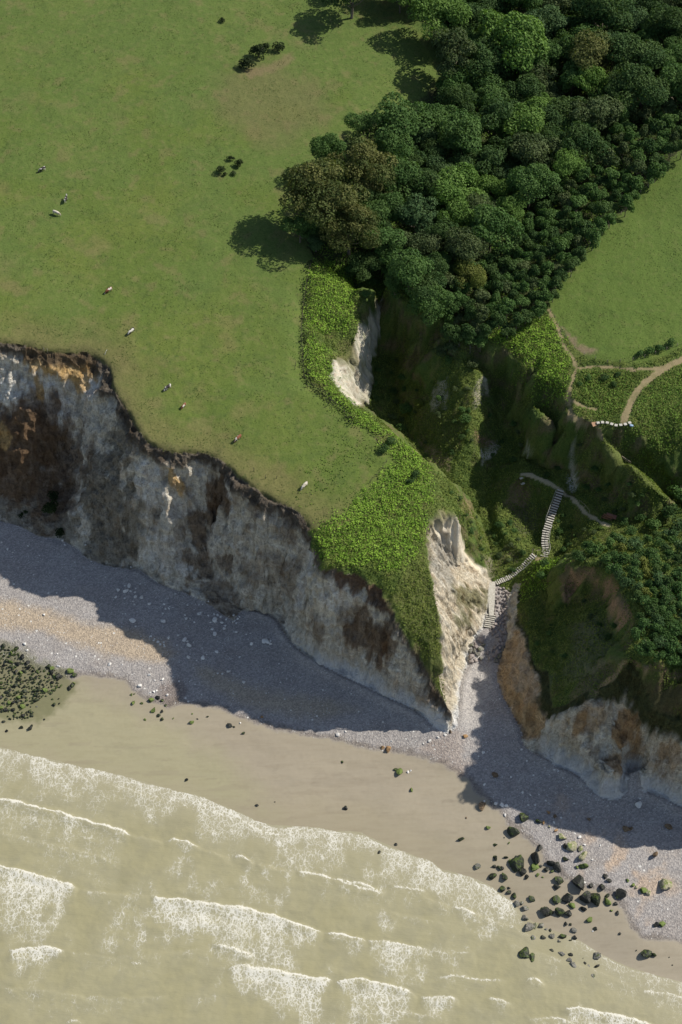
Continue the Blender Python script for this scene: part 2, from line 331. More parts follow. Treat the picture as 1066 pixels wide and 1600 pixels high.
def mask(x, y, pts, soft=1.0, wob=0.0, ws=3.0, seed=0):
    """soft membership of ground points in a photo outline"""
    P = poly_w(pts) if not isinstance(pts, np.ndarray) else pts
    r = np.zeros(np.shape(x)); m = soft+wob*2+.5
    b = (x > P[:, 0].min()-m) & (x < P[:, 0].max()+m) & (y > P[:, 1].min()-m) & (y < P[:, 1].max()+m)
    if not b.any(): return r
    xx, yy = x[b], y[b]
    sd_ = dline(xx, yy, P, True)*np.where(inpoly(xx, yy, P), 1, -1)
    if wob: sd_ = sd_+wob*fbm(xx/ws, yy/ws, 0, seed, 4)
    r[b] = sstep(-soft, soft, sd_); return r
# ---------------------------------------------------------------- relief: push the grid about with noise
WE = np.array([at(*p)[:2] for p in EDGE_W]); WT = np.array([at(*p)[:2] for p in TOE_W]); WTE = np.array([at(*p)[:2] for p in TOE_WE]); WRE = np.array([at(*p)[:2] for p in RIM_WE])
TE = np.array([at(*p)[:2] for p in L['toe_e']]); LIPE = np.array([at(*p)[:2] for p in L['lip_e']])
ARM = np.array([at(*p)[:2] for p in L['armour_e']])
BEACH = np.vstack([WT, WTE, ARM, TE, [[400, 100], [400, -400], [-400, -400], [-400, 260]]])
CLW = np.vstack([WE[:-1], WRE[:-4], WTE[::-1], WT[::-1]])                      # west cliffs between edge and foot
SHW = np.array([at(u, v, 0)[:2] for u, v in SHORE])
gy, gx = np.gradient(H0, GY, GX); sl0 = np.hypot(gx, gy)
sm = blur(sl0, 2); steep = sstep(.95, 1.7, sm)
bgx, bgy = blur(gx, 4), blur(gy, 4); bn = np.hypot(bgx, bgy)+1e-6
inner = (np.abs(XX) < 130) & (YY < 480) & (YY > 100)
x, y, z = XX[inner], YY[inner], H0[inner]
bm = mask(x, y, BEACH, .6)
st = steep[inner]*(1-.0*bm)
rid = 1-2*np.abs(fbm(x*.17, y*.17, z*.035, 1, 3))
n1 = 1.5*fbm(x*.13, y*.13, z*.05, 5, 4)+.95*(rid-.5)+.5*fbm(x*.9, y*.9, z*.25, 9, 3)
bed = .10*noise(z*1.5+.4*noise(x*.1, y*.1, 0, 2), x*.04, y*.04, 11)+.22*noise(x*.25, y*.25, z*.5, 12)
n1 = (n1+bed)*st
zf = sstep(3.3, 6.5, z)                               # the foot of the cliff stays put
dx = -bgx[inner]/bn[inner]*n1*zf; dy = -bgy[inner]/bn[inner]*n1*zf
ravine = sstep(.25, .6, sm[inner])*(1-bm)
past = (1-ravine)*(1-bm)
dzv = ravine*(1-st)*.28*fbm(x*1.6, y*1.6, 0, 33, 2)+past*(.16*fbm(x*.12, y*.12, 0, 20, 3)+.05*fbm(x*.8, y*.8, 0, 22, 3)) + ravine*(1-.7*st)*(.75*fbm(x*.16, y*.16, 0, 24, 4)+.22*fbm(x*.9, y*.9, 0, 26, 3)-.25)
stl = np.full(x.shape, 99.)
for k_ in ('stair_up', 'stair_low', 'stair_row', 'path_low'): stl = np.minimum(stl, dline(x, y, LW[k_]))
stl = np.minimum(stl, dline(x, y, np.array([at(*p_) for p_ in [(769,911,7.3),(767,962,6.2),(763,985,5.4)]])))
dzv *= sstep(1.0, 3.5, stl)
shw = dline(x, y, SHW); land = sstep(1.0, 7, shw)
dzv += bm*land*(.10*fbm(x*.09, y*.18, 0, 28, 3)+.02*fbm(x*1.3, y*1.3, 0, 29, 2))*sstep(-.3, .4, z)
PX = XX.copy(); PY = YY.copy(); PZ = H0.copy()
PX[inner] += dx; PY[inner] += dy; PZ[inner] += dzv
H0[inner] += dzv                                       # things stand on the displaced ground
# ---------------------------------------------------------------- which patch of ground is which
FENCE_W = [(488,408),(480,440),(474,480),(471,520),(473,560),(475,592),(500,612),(530,640),(560,668),(585,690),(600,712),(598,730),(580,752),(560,775)]
PAST_W = np.vstack([WE[:18], poly_w([(484,826),(530,822),(575,800),(612,762),(622,725),(606,695),(585,682),(560,662),(532,634),(502,606),(478,586),(473,560),(471,520),(474,480),(480,440),(488,408),(480,380),(460,340),(460,290),(520,230),(580,180),(660,150),(690,110),(655,60),(560,30),(500,-20)]), [[90, 900], [-500, 1200], [-800, 400]]])
PAST_E = poly_w([(858,472),(866,452),(900,405),(950,350),(1000,300),(1066,232),(1180,120),(1300,200),(1300,480),(1066,542),(1040,556),(1000,568),(960,566),(920,560),(900,545),(880,515),(862,490)])
g_in = np.zeros_like(XX, bool); g_in[:] = True
xa, ya = XX, YY
isbeach = inpoly(xa, ya, BEACH)
wo_ = sstep(-45, -25, XX)*sstep(225, 240, YY); ispw = inpoly(xa+wo_*1.6*fbm(XX*.16, YY*.16, 0, 35, 3), ya+wo_*1.6*fbm(XX*.16, YY*.16, 0, 36, 3), PAST_W) & ~isbeach
ispe = inpoly(xa, ya, PAST_E) & ~isbeach
iscw = inpoly(xa, ya, CLW) & ~isbeach & ~ispw
footw = np.full(XX.shape, 99.); bb_ = (XX > -125) & (XX < 125) & (YY > 170) & (YY < 280)
footw[bb_] = np.minimum(dline(XX[bb_], YY[bb_], np.vstack([WT[8:], WTE])), dline(XX[bb_], YY[bb_], TE))
foot = isbeach & (footw < 1.3) & (sm > .42); isbeach &= ~foot
CLE = np.vstack([TE, LIPE[::-1][:-1], poly_w([(800,925),(790,925)])])
isce = inpoly(xa, ya, CLE) & ~isbeach
dce = np.full(XX.shape, 99.); bb_ = (XX > 30) & (XX < 125) & (YY > 170) & (YY < 260); dce[bb_] = dline(XX[bb_], YY[bb_], CLE, True)
isce |= (dce < 2.2) & (sm > .75) & ~isbeach
dwe = np.full(XX.shape, 99.); bb_ = (XX > -125) & (XX < 40) & (YY > 190) & (YY < 320); dwe[bb_] = dline(XX[bb_], YY[bb_], WE)
iscw |= foot & (XX < 36); isce |= foot & (XX >= 36)
iscw |= (dwe < 4.5) & (sm > .62) & ispw; ispw &= ~iscw
PATHS = {
 'path_r': ([(895,650),(890,640),(889,620),(893,600),(901,575),(896,560),(884,545),(876,525),(868,505),(858,485)], .42),
 'path_l': ([(901,575),(930,573),(960,574),(990,578),(1020,577),(1045,572)], .38),
 'track': ([(1120,540),(1066,562),(1040,574),(1015,592),(1000,606),(988,625),(980,642),(975,660)], .85),
 'path_m': ([(892,625),(905,632),(920,638),(932,640)], .3),
 'low': ([(815,742),(828,741),(845,748),(862,757),(876,766),(890,776),(905,790),(918,803),(935,814),(952,822)], .5),
 'crest': ([(890,640),(893,650),(905,658),(922,665),(930,669),(940,682)], .55),
 'foot': ([(832,868),(842,874),(852,873)], .6)}
for k_, (pp, wd) in PATHS.items(): PATHS[k_] = (np.array([hit(*p)[:2] for p in pp]), wd)
ispath = np.zeros_like(isbeach); pathd = np.full(XX.shape, 1e9)
b_ = (np.abs(XX) < 125) & (YY > 150) & (YY < 330)
for P_, wd in PATHS.values():
    d_ = dline(XX[b_], YY[b_], P_)+.35*noise(XX[b_]*.6, YY[b_]*.6, 0, 31)
    pathd[b_] = np.minimum(pathd[b_], d_/wd)
ispath = (pathd < 1.0) & ~isbeach
# ---------------------------------------------------------------- ground colours (fixed to the ground)
N = ny*nx
fx_, fy_, fz_ = XX.ravel(), YY.ravel(), PZ.ravel()
inn = inner.ravel(); X, Y, Z = fx_[inn], fy_[inn], fz_[inn]
def full(v, dtype=float): a = np.zeros(N, dtype); a[inn] = v; return a
cls = np.where(isbeach, 0, np.where(ispath, 1, np.where(ispw, 2, np.where(ispe, 3, np.where(iscw | isce, 4, 5))))).ravel()
cls[(cls == 5) & (PZ.ravel() < 3.0)] = 0
Ci = cls[inn]
COL = np.full((N, 3), .1)
COL[:] = (.085, .12, .035)
col = COL[inn]
def lerp(col, m, c): m = np.asarray(m)[:, None]; return col*(1-m)+np.array(c)*m
n_big = fbm(X*.035, Y*.035, 0, 41, 4); n_mid = fbm(X*.16, Y*.16, 0, 43, 4); n_sm = fbm(X*.7, Y*.7, 0, 45, 3)
# pasture west and field east
g = np.tile(np.array([.100, .143, .028]), (len(X), 1))
g = lerp(g, sstep(-.2, .7, n_big)*.6, (.130, .160, .034)); g = lerp(g, sstep(.0, .8, n_mid+.3*n_sm)*.5, (.085, .125, .028))
g = lerp(g, sstep(.25, .8, fbm(X*.08, Y*.08, 3, 47, 4))*.5, (.17, .15, .06))
g = lerp(g, sstep(-.2, .5, fbm(X*.05, Y*.05, 9, 49, 3)+(Y-330)/120)*.35, (.095, .148, .04))
dE = dline(X, Y, WE)
g = lerp(g, sstep(.15, .6, n_sm+.4*n_mid)*.35, (.075, .112, .026)); g = lerp(g, sstep(.3, .75, fbm(X*.22, Y*.22, 5, 48, 4))*.45, (.165, .145, .062))
g = lerp(g, sstep(15, 1, dE+5*n_mid)*.75, (.155, .14, .055)); g = lerp(g, sstep(3.2, .6, dE+1.2*n_sm)*.7, (.10, .095, .04))
g = lerp(g, mask(X, Y, [(350,120),(400,90),(470,120),(510,150),(500,200),(430,230),(350,190),(330,150)], 6, 4, 8, 50)*.5, (.15, .125, .06))
g = lerp(g, mask(X, Y, [(380,112),(420,100),(455,82),(460,92),(430,112),(390,122)], 1.2, 1, 2, 51)*.6, (.19, .14, .08))
pasture = g.copy()
e = np.tile(np.array([.095, .145, .028]), (len(X), 1)); e = lerp(e, sstep(-.1, .7, n_big+.4*n_mid)*.7, (.135, .170, .036)); e = lerp(e, sstep(.0, .7, n_mid+.4*n_sm)*.5, (.072, .12, .024))
e = lerp(e, mask(X, Y, [(878,512),(892,520),(905,540),(930,545),(928,552),(905,556),(893,548)], .8, .8, 1.5, 52)*.75, (.24, .17, .12))
# rough hillside
h = np.tile(np.array([.085, .130, .028]), (len(X), 1)); h = lerp(h, sstep(-.3, .6, n_mid+.5*n_sm)*.75, (.140, .170, .042)); h = lerp(h, sstep(.2, .8, fbm(X*.3, Y*.3, Z*.1, 53, 4))*.6, (.15, .13, .055))
def paint(col, pts, c, soft=.8, wob=1.0, ws=2.5, k=1.0, seed=60): return lerp(col, mask(X, Y, pts, soft, wob, ws, seed)*k, c)
chalkc = (.62, .585, .49); soil = (.20, .135, .085)
steepf = sstep(.8, 1.5, sm[inner])
h = lerp(h, steepf*sstep(.05, .5, fbm(X*.25, Y*.25, Z*.2, 54, 4))*.7, (.16, .12, .075))
streak = fbm(X*.8, Y*.8, Z*.12, 55, 4)
F1 = [(590,455,36.5),(575,470,36.5),(563,500,36),(557,528,36),(547,541,35),(532,556,34.5),(519,562,36),(517,585,36),(525,600,36),(540,618,35),(560,636,34.5)]+[(572,632,18),(577,605,17.5),(579,580,19),(583,545,21),(590,510,24),(598,470,28)]
m1 = mask(X, Y, F1, .5, .8, 2, 61)
h = lerp(h, m1*np.clip(.85+.5*streak, .2, 1), chalkc); h = lerp(h, m1*sstep(.1, .6, streak)*.5, (.40, .31, .2))
h = paint(h, [(530,535,34),(552,528,34),(560,560,30),(545,590,27),(530,585,32),(522,565,35)], (.13,.13,.05), .8, 1.2, 2, .75, 62)
h = paint(h, [(677,610),(697,592),(700,620),(695,635),(680,640),(672,630)], (.50,.46,.36), .5, 1.2, 1.5, .75, 63)
h = paint(h, [(745,600),(755,590),(760,610),(750,625),(742,640),(738,620)], (.42,.38,.30), .5, 1, 1.5, .7, 64)
h = paint(h, [(752,715),(765,692),(778,690),(775,705),(760,722),(752,728)], (.62,.58,.48), .4, 1.0, 1.2, .9, 65)
h = paint(h, [(741,672),(760,685),(775,690),(760,700),(748,690)], (.24,.15,.10), .6, 1, 1.5, .7, 66)
h = paint(h, [(645,705),(655,690),(668,705),(672,720),(700,735),(705,720),(690,705),(672,695),(655,685)], (.30,.22,.15), .6, 1.0, 1.5, .8, 67)
h = paint(h, [(798,762),(815,752),(828,775),(822,800),(800,800),(790,790)], (.24,.17,.11), .8, 1.2, 2, .7, 68)
h = paint(h, [(925,665),(945,684),(975,712),(1000,736),(1034,768),(1026,772),(990,745),(955,722),(930,690)], (.13,.155,.045), .8, .8, 2, .8, 150)  # ridge crest painted in a sunlit grass tone
h = paint(h, [(800,790),(820,785),(838,800),(840,830),(815,835),(800,820)], (.12,.11,.07), .8, 1.0, 2, .6, 69)
h = paint(h, [(892,690),(897,690),(899,730),(900,752),(896,768),(890,765),(894,745),(891,720)], (.5,.48,.42), .35, .9, 1.2, .5, 70)
h = paint(h, [(888,745),(901,742),(903,760),(892,770)], (.6,.58,.52), .4, 1.0, 1, .65, 71)
h = paint(h, [(795,848),(806,858),(815,868),(805,880),(795,872),(770,902),(766,890),(785,860)], (.2,.16,.10), .6, 1, 1.5, .45, 72)
h = paint(h, [(828,690),(838,700),(832,710),(825,700)], (.5,.47,.4), .3, .6, 1, .7, 73)
h = paint(h, [(722,775),(735,790),(742,808),(735,812),(722,795)], (.28,.19,.12), .4, .6, 1.2, .5, 74)
h = paint(h, [(655,645),(690,640),(725,660),(720,690),(690,700),(655,680)], (.135,.14,.05), 1.2, 1.5, 2.5, .6, 75)
# west promontory: grass dome, pale east face, pinnacle
h = paint(h, [(640,880),(665,850),(668,880),(684,930),(690,985),(694,1040),(700,1100),(668,1045),(640,990),(628,975),(615,930)], (.125,.13,.045), 1.5, 1.2, 2.5, .6, 76)
FE = [(701,1106,9.5),(697,1078,12.5),(693,1050,16.2),(691,1020,20.5),(690,985,24.5),(686,950,28),(680,915,31),(671,880,33),(667,845,34),(669,815,35),(684,798,35),(700,796,34),(714,798,33.5),(724,806,33),(728,830,26),(733,868,16),(744,880,13.5),(757,890,10),(764,907,7.4),(763,925,7),(762,945,6.6),(758,966,6),(752,982,5.4),(741,996,4.9),(734,1012,4.5),(727,1038,4.2),(721,1055,4.1),(715,1068,4),(713,1085,3.9),(712,1110,3.7),(703,1143,3.4)]
mfe = mask(X, Y, FE, .5, .6, 2, 77)
fe = np.tile(np.array([.70,.63,.49]), (len(X), 1))
fe = lerp(fe, sstep(-.1, .5, streak)*.6, (.80,.76,.66)); fe = lerp(fe, sstep(.15, .7, fbm(X*.5, Y*.5, Z*.2, 78, 3))*.5, (.42,.31,.19))
fe = lerp(fe, sstep(30, 33.5, Z+n_mid)*.8, (.14,.13,.06))
fe = lerp(fe, mask(X, Y, [(703,905),(730,915),(750,930),(762,920),(766,945),(755,958),(725,955),(708,930)], .8, 1.5, 1.5, 79)*.8, (.14,.14,.05))
fe = lerp(fe, mask(X, Y, [(705,958),(735,955),(745,968),(730,980),(715,980)], .6, 1.2, 1.5, 80)*.8, (.13,.14,.05))
fe = lerp(fe, mask(X, Y, [(680,845),(690,830),(702,845),(712,870),(706,915),(682,910),(674,880)], .8, 1, 2, 81)*.7, (.40,.39,.35))
h = lerp(h, mfe, fe)
# east headland: orange earth under the grass lip, brown band under the bowl's rim
h = paint(h, [(786,925),(806,930),(806,972),(820,1000),(832,1050),(845,1065),(850,1100),(850,1127),(822,1160),(795,1100),(778,1050),(784,1030),(792,990)], (.62,.43,.22), .6, .8, 2, .95, 82)
h = paint(h, [(785,1000),(815,1000),(832,1050),(845,1075),(830,1100),(800,1080),(780,1050)], (.58,.46,.31), .8, 1, 2, .6, 83)
RB = np.array([at(*p_)[:2] for p_ in L['rim_C'][:9]]+[at(*p_)[:2] for p_ in L['rim_C_under'][:7]][::-1])
h = paint(h, RB, (.36,.235,.14), .5, .5, 1.5, .95, 84)
h = paint(h, [(972,940),(980,945),(988,965),(984,985),(975,960)], (.26,.17,.12), .4, .5, 1.2, .8, 85)
h = paint(h, [(975,1033),(1000,1037),(1030,1038),(1070,1050),(1200,1072),(1200,1085),(1066,1064),(1030,1050),(1000,1048),(976,1045)], (.26,.18,.11), .5, .5, 1.5, .9, 86)
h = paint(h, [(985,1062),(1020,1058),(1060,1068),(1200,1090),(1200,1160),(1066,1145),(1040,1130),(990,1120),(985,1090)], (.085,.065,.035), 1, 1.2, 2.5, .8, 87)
h = paint(h, [(905,1065),(940,1040),(958,1030),(965,1060),(955,1100),(930,1095),(900,1100)], (.17,.14,.09), 1.2, 1.5, 2.5, .7, 88)
h = paint(h, [(900,975),(930,960),(960,1010),(930,1050),(880,1060),(850,1090),(845,1070),(890,1030)], (.17,.165,.12), 2, 2.5, 3, .45, 89)
h = paint(h, [(930,1075),(975,1030),(968,1050),(930,1092)], (.38,.28,.16), .4, .8, 1.5, .8, 90)
h = paint(h, [(955,1100),(970,1075),(980,1070),(982,1110),(990,1130),(965,1130),(950,1125)], (.50,.36,.19), .5, 1.2, 1.5, .85, 91)
h = paint(h, [(610,715),(625,690),(600,672),(580,690),(575,715),(592,725)], (.20,.15,.10), .8, 1, 2, .55, 92)
h = paint(h, [(760,870),(768,865),(772,900),(766,908),(755,905)], (.3,.26,.2), .4, .6, 1, .6, 93)
# wood floor
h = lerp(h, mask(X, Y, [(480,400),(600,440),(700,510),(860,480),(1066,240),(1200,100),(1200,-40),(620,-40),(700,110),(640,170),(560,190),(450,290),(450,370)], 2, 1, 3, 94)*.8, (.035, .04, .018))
# beach
sand = np.array([.325, .285, .215]); b = np.tile(np.array([.33, .31, .295]), (len(X), 1))
b = lerp(b, sstep(-.3, .6, fbm(X*.05, Y*.12, 0, 100, 4))*.6, (.37, .355, .345)); b = lerp(b, sstep(.1, .8, fbm(X*.1, Y*.2, 0, 101, 4))*.5, (.29, .26, .235))
BS = [(-260,985),(-100,1012),(0,1030),(60,1048),(100,1060),(150,1056),(195,1065),(205,1080),(235,1095),(262,1108),(280,1098),(330,1105),(370,1122),(420,1137),(480,1150),(540,1160),(580,1172),(640,1180),(690,1195),(735,1222),(752,1245),(770,1262),(800,1290),(835,1320),(852,1350),(868,1360),(900,1385),(950,1395),(975,1420),(985,1450),(1000,1465),(1066,1475),(1300,1550),(1500,1900),(-600,1900),(-600,960)]
msand = mask(X, Y, BS, .5, .7, 2.5, 102)
b = lerp(b, mask(X, Y, [(-200,930),(0,938),(60,950),(130,972),(200,982),(250,1000),(275,1020),(265,1035),(200,1030),(130,1012),(60,985),(0,985),(-200,975)], 1.8, 1.2, 4, 103)*.8, (.44, .355, .25))
b = lerp(b, mask(X, Y, [(300,1035),(420,1080),(500,1090),(560,1110),(500,1125),(400,1110),(320,1070)], 2, 1, 3, 104)*.6, (.40, .34, .24))
b = lerp(b, mask(X, Y, [(870,1240),(960,1290),(1000,1330),(1000,1370),(960,1370),(900,1300),(850,1260)], 3, 3, 4, 105)*.5*sstep(-.1, .5, n_mid), (.45, .34, .25))
b = lerp(b, mask(X, Y, [(930,1330),(1040,1340),(1066,1380),(1000,1440),(930,1420),(900,1370)], 3, 3, 4, 106)*.7*sstep(-.1, .5, n_mid), (.46, .36, .27))
b = lerp(b, mask(X, Y, [(250,1070),(285,1060),(290,1090),(265,1105),(250,1090)], 1, 1, 2, 107)*.6, (.16, .12, .10))
b = lerp(b, mask(X, Y, [(715,1040),(760,1035),(775,1060),(760,1110),(735,1190),(700,1190),(712,1140)], 2, 1, 3, 108)*.55, (.42, .405, .385))  # paler tone paints the sunlit wedge of shingle at the ravine mouth
b = lerp(b, mask(X, Y, [(700,1145),(735,1150),(725,1230),(690,1200),(660,1170)], 2, 2, 3, 109)*.5, (.33, .26, .21))
b = lerp(b, (1-msand)*sstep(2.2, .3, dline(X, Y, poly_w(BS[:-4]))+.8*n_sm)*.65, (.15, .125, .10))
sa = np.tile(sand, (len(X), 1)); sa = lerp(sa, sstep(-.4, .6, fbm(X*.03, Y*.1, 0, 110, 4))*.5, (.365, .32, .235))
wet = sstep(13, 0, dline(X, Y, SHW)+2*n_mid)*sstep(-60, -20, -X)
sa = lerp(sa, wet*.5, (.30, .265, .17)); sa = lerp(sa, mask(X, Y, [(-200,1060),(60,1075),(140,1075),(250,1120),(340,1180),(420,1270),(300,1250),(0,1180),(-200,1160)], 6, 3, 6, 111)*.75, (.335, .315, .195))
sa = lerp(sa, sstep(.35, .7, fbm(X*.08+.5*n_mid, Y*.5, 0, 112, 3))*.25, (.24, .205, .15))
sa = lerp(sa, sstep(.5, .9, fbm(X*.25+.6*n_mid, Y*1.3, 0, 114, 3))*.3, (.22, .19, .14))
b = b*(1-msand[:, None])+sa*msand[:, None]
ROCKM = [(-40,1000),(20,1005),(60,1030),(110,1050),(120,1075),(95,1105),(60,1130),(0,1125),(-40,1120)]
b = lerp(b, mask(X, Y, ROCKM, 1.5, 1.5, 2, 113)*.7, (.13, .135, .06))
# paths
p = np.tile(np.array([.27, .220, .125]), (len(X), 1)); p = lerp(p, sstep(-.1, .6, n_sm)*.6, (.17, .16, .07))
lowd = dline(X, Y, PATHS['low'][0]); p = lerp(p, sstep(2, 1, lowd)*.7, (.40, .36, .25))
# chalk cliffs
DT = dline(X, Y, WE)                                    # distance from the top edge, on plan
ztop = hgt(X, Y, blur(H0, 1))*0
kdw = KDTree(len(LW['edge_w']));
for i_, q in enumerate(LW['edge_w']): kdw.insert((q[0], q[1], 0), i_)
kdw.balance()
cl = np.tile(np.array([.76, .725, .63]), (len(X), 1))
dtop = np.full(len(X), 50.)
ic = np.where(Ci == 4)[0]
for i_ in ic:
    q = LW['edge_w'][kdw.find((X[i_], Y[i_], 0))[1]]; dtop[i_] = q[2]-Z[i_]
isw = inpoly(X, Y, CLW) | ((Ci == 4) & (X < 36) & ~inpoly(X, Y, CLE))
V = np.stack([PX, PY, PZ], -1).reshape(-1, 3); Vi = V[inn]
def blob(u, v, rh, rz, seed=0, w=.5):                   # stain or painted sunlit patch with its own place on the cliff
    p_ = hit(u, v); d_ = np.sqrt(((Vi[:, 0]-p_[0])**2+(Vi[:, 1]-p_[1])**2)/rh**2+(Vi[:, 2]-p_[2])**2/rz**2)
    r_ = np.zeros(len(X)); k_ = (Ci == 4) & (d_ < 2.2)
    r_[k_] = sstep(1.12, .88, d_[k_]+w*1.3*fbm(Vi[k_, 0]*.35, Vi[k_, 1]*.35, Vi[k_, 2]*.12, seed+120, 4)); return r_
st_ = fbm(Vi[:, 0]*.45, Vi[:, 1]*.45, Vi[:, 2]*.07, 121, 4)
cl = lerp(cl, sstep(-.2, .6, st_)*.6, (.56, .515, .42)); cl = lerp(cl, sstep(.35, .75, fbm(Vi[:, 0]*.25, Vi[:, 1]*.25, Vi[:, 2]*.08, 122, 4))*.6, (.24, .165, .10))
brown = (.165, .105, .058); grey = (.25, .225, .175); white = (.84, .83, .79)  # real stain tones, contrast deepened to paint shaded recess and lit face
for a in [(170,800,9,11,1,grey),(150,740,6,10,2,grey),(190,690,5,9,3,grey),(170,860,7,6,4,grey),(60,800,14,4,5,grey),(15,620,5,6,6,white),(70,620,4,7,7,white),(95,660,3,8,8,white),(140,610,4,4,9,white)]: cl = lerp(cl, blob(*a[:5])*.8, a[5])
for a in [(40,720,16,13,9,.55),(85,770,8,8,8,.45),(30,690,11,9,10,.85),(60,655,7,7,11,.7),(20,740,9,6,12,.8),(100,720,6,8,13,.6),(345,770,4.2,6,14,.9),(310,830,2.4,8,15,.8),(335,805,2.5,5,16,.8),(275,840,2.5,3,17,.5),(350,880,3,2.5,18,.7),(305,880,5,4,19,.7),(450,830,2.5,3.5,20,.6),(440,880,4,3,21,.5),(395,900,5,4,22,.45),(400,800,2.5,3,23,.5),(560,985,3,8,24,.8),(590,1000,3.5,8,25,.85),(610,1010,2.2,6,26,.7),(500,985,2,6,27,.65),(455,905,3,6,28,.5),(540,960,3,5,29,.5),(240,800,3,3.5,30,.35),(350,930,7,3,31,.6)]:
    cl = lerp(cl, blob(*a[:5])*a[5], brown)
for a in [(235,760,4,8,40,.6),(260,860,5,5,41,.5),(480,880,1.8,5,42,.6),(530,925,3,5,43,.7),(470,940,2,8,44,.55),(365,755,3,4,45,.5),(480,850,2,5,46,.5),(240,870,3,3,47,.6),(290,890,2,1.6,48,.8)]:
    cl = lerp(cl, blob(*a[:5])*a[5], white)
low = sstep(9.5, 6.5, Z-1.2*n_sm)*sstep(-16, -4, X)*isw; lowe = (~isw)*sstep(9.5, 7., Z-1.2*n_sm)*sstep(44, 48, X+.5*n_mid)
cl = lerp(cl, low*.9, (.84, .84, .81))
for a in [(70,560,7,3,50),(110,575,6,3,51),(125,590,4,4,52),(270,745,1.6,3,53),(283,760,1.2,4,54),(5,680,2,4,55),(60,600,1.2,8,56)]:
    cl = lerp(cl, blob(*a)*.85, (.62, .42, .18))  # sunlit bits of the cliff, painted as orange patches
soilb = isw*sstep(4.2, 2.2, dtop+1.3*fbm(Vi[:, 0]*.4, Vi[:, 1]*.4, 0, 123, 3))
soil2 = isw*mask(X, Y, [(485,850),(510,880),(560,890),(600,925),(625,975),(606,950),(580,935),(545,915),(505,895)], .6, .8, 2, 124)
cl = lerp(cl, soilb*.9, (.085, .065, .045)); cl = lerp(cl, blob(545,905,5,3,57)*.9*isw, (.15,.095,.06)); cl = lerp(cl, blob(592,935,4,3.4,58)*.9*isw, (.14,.09,.06))
# east side cliffs
iee = ~isw
ce = np.tile(np.array([.80, .765, .66]), (len(X), 1)); ce = lerp(ce, sstep(-.2, .5, st_)*.5, (.58, .49, .34)); ce = lerp(ce, sstep(.3, .7, fbm(Vi[:, 0]*.3, Vi[:, 1]*.3, Vi[:, 2]*.1, 125, 4))*.5, (.33, .22, .12))
cl = np.where(iee[:, None], ce, cl)
for a in [(790,1060,3,5,70,.5),(835,1110,2,6,71,.5),(905,1135,1.5,6,60,.8),(975,1140,3,7,61,.85),(960,1190,2.4,5,62,.7),(925,1120,3,4,63,.5),(1050,1180,3,4,64,.6),(1000,1170,1.5,4,65,.6),(830,1130,3,5,66,.5),(815,1110,3,6,67,.7),(800,1085,3,5,68,.8),(980,1190,2,3,69,.6)]:
    cl = lerp(cl, blob(*a[:5])*a[5]*iee, (.42, .25, .10))
FLK = [(780,1030),(806,985),(822,1000),(833,1040),(848,1075),(852,1110),(846,1135),(824,1160),(806,1120),(788,1085),(778,1055)]
cl = lerp(cl, mask(X, Y, FLK, .7, .8, 2, 131)*.85, (.66, .46, .24)); cl = lerp(cl, mask(X, Y, [(790,1000),(815,995),(835,1050),(848,1085),(830,1105),(800,1075)], .8, 1, 2, 132)*.6, (.64, .52, .37))
cl = lerp(cl, lowe*.9, (.84, .83, .80))
mlip = np.clip(mask(X, Y, CLE, .45, .5, 1.2, 130)+isw+(Z < 9), 0, 1); cl = lerp(cl, 1-mlip, (.075, .085, .032))
cl = lerp(cl, mfe*isw*sstep(.6, 1.4, dline(X, Y, WE)+.4*n_sm), fe)
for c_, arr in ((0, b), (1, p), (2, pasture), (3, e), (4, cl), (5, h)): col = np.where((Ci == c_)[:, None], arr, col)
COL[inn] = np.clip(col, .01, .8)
mfe_full = full(mfe); CLEAN = full(np.clip(low+lowe, 0, 1)); CHK = full(np.clip(m1+mfe, 0, 1)); SAND = full(msand)
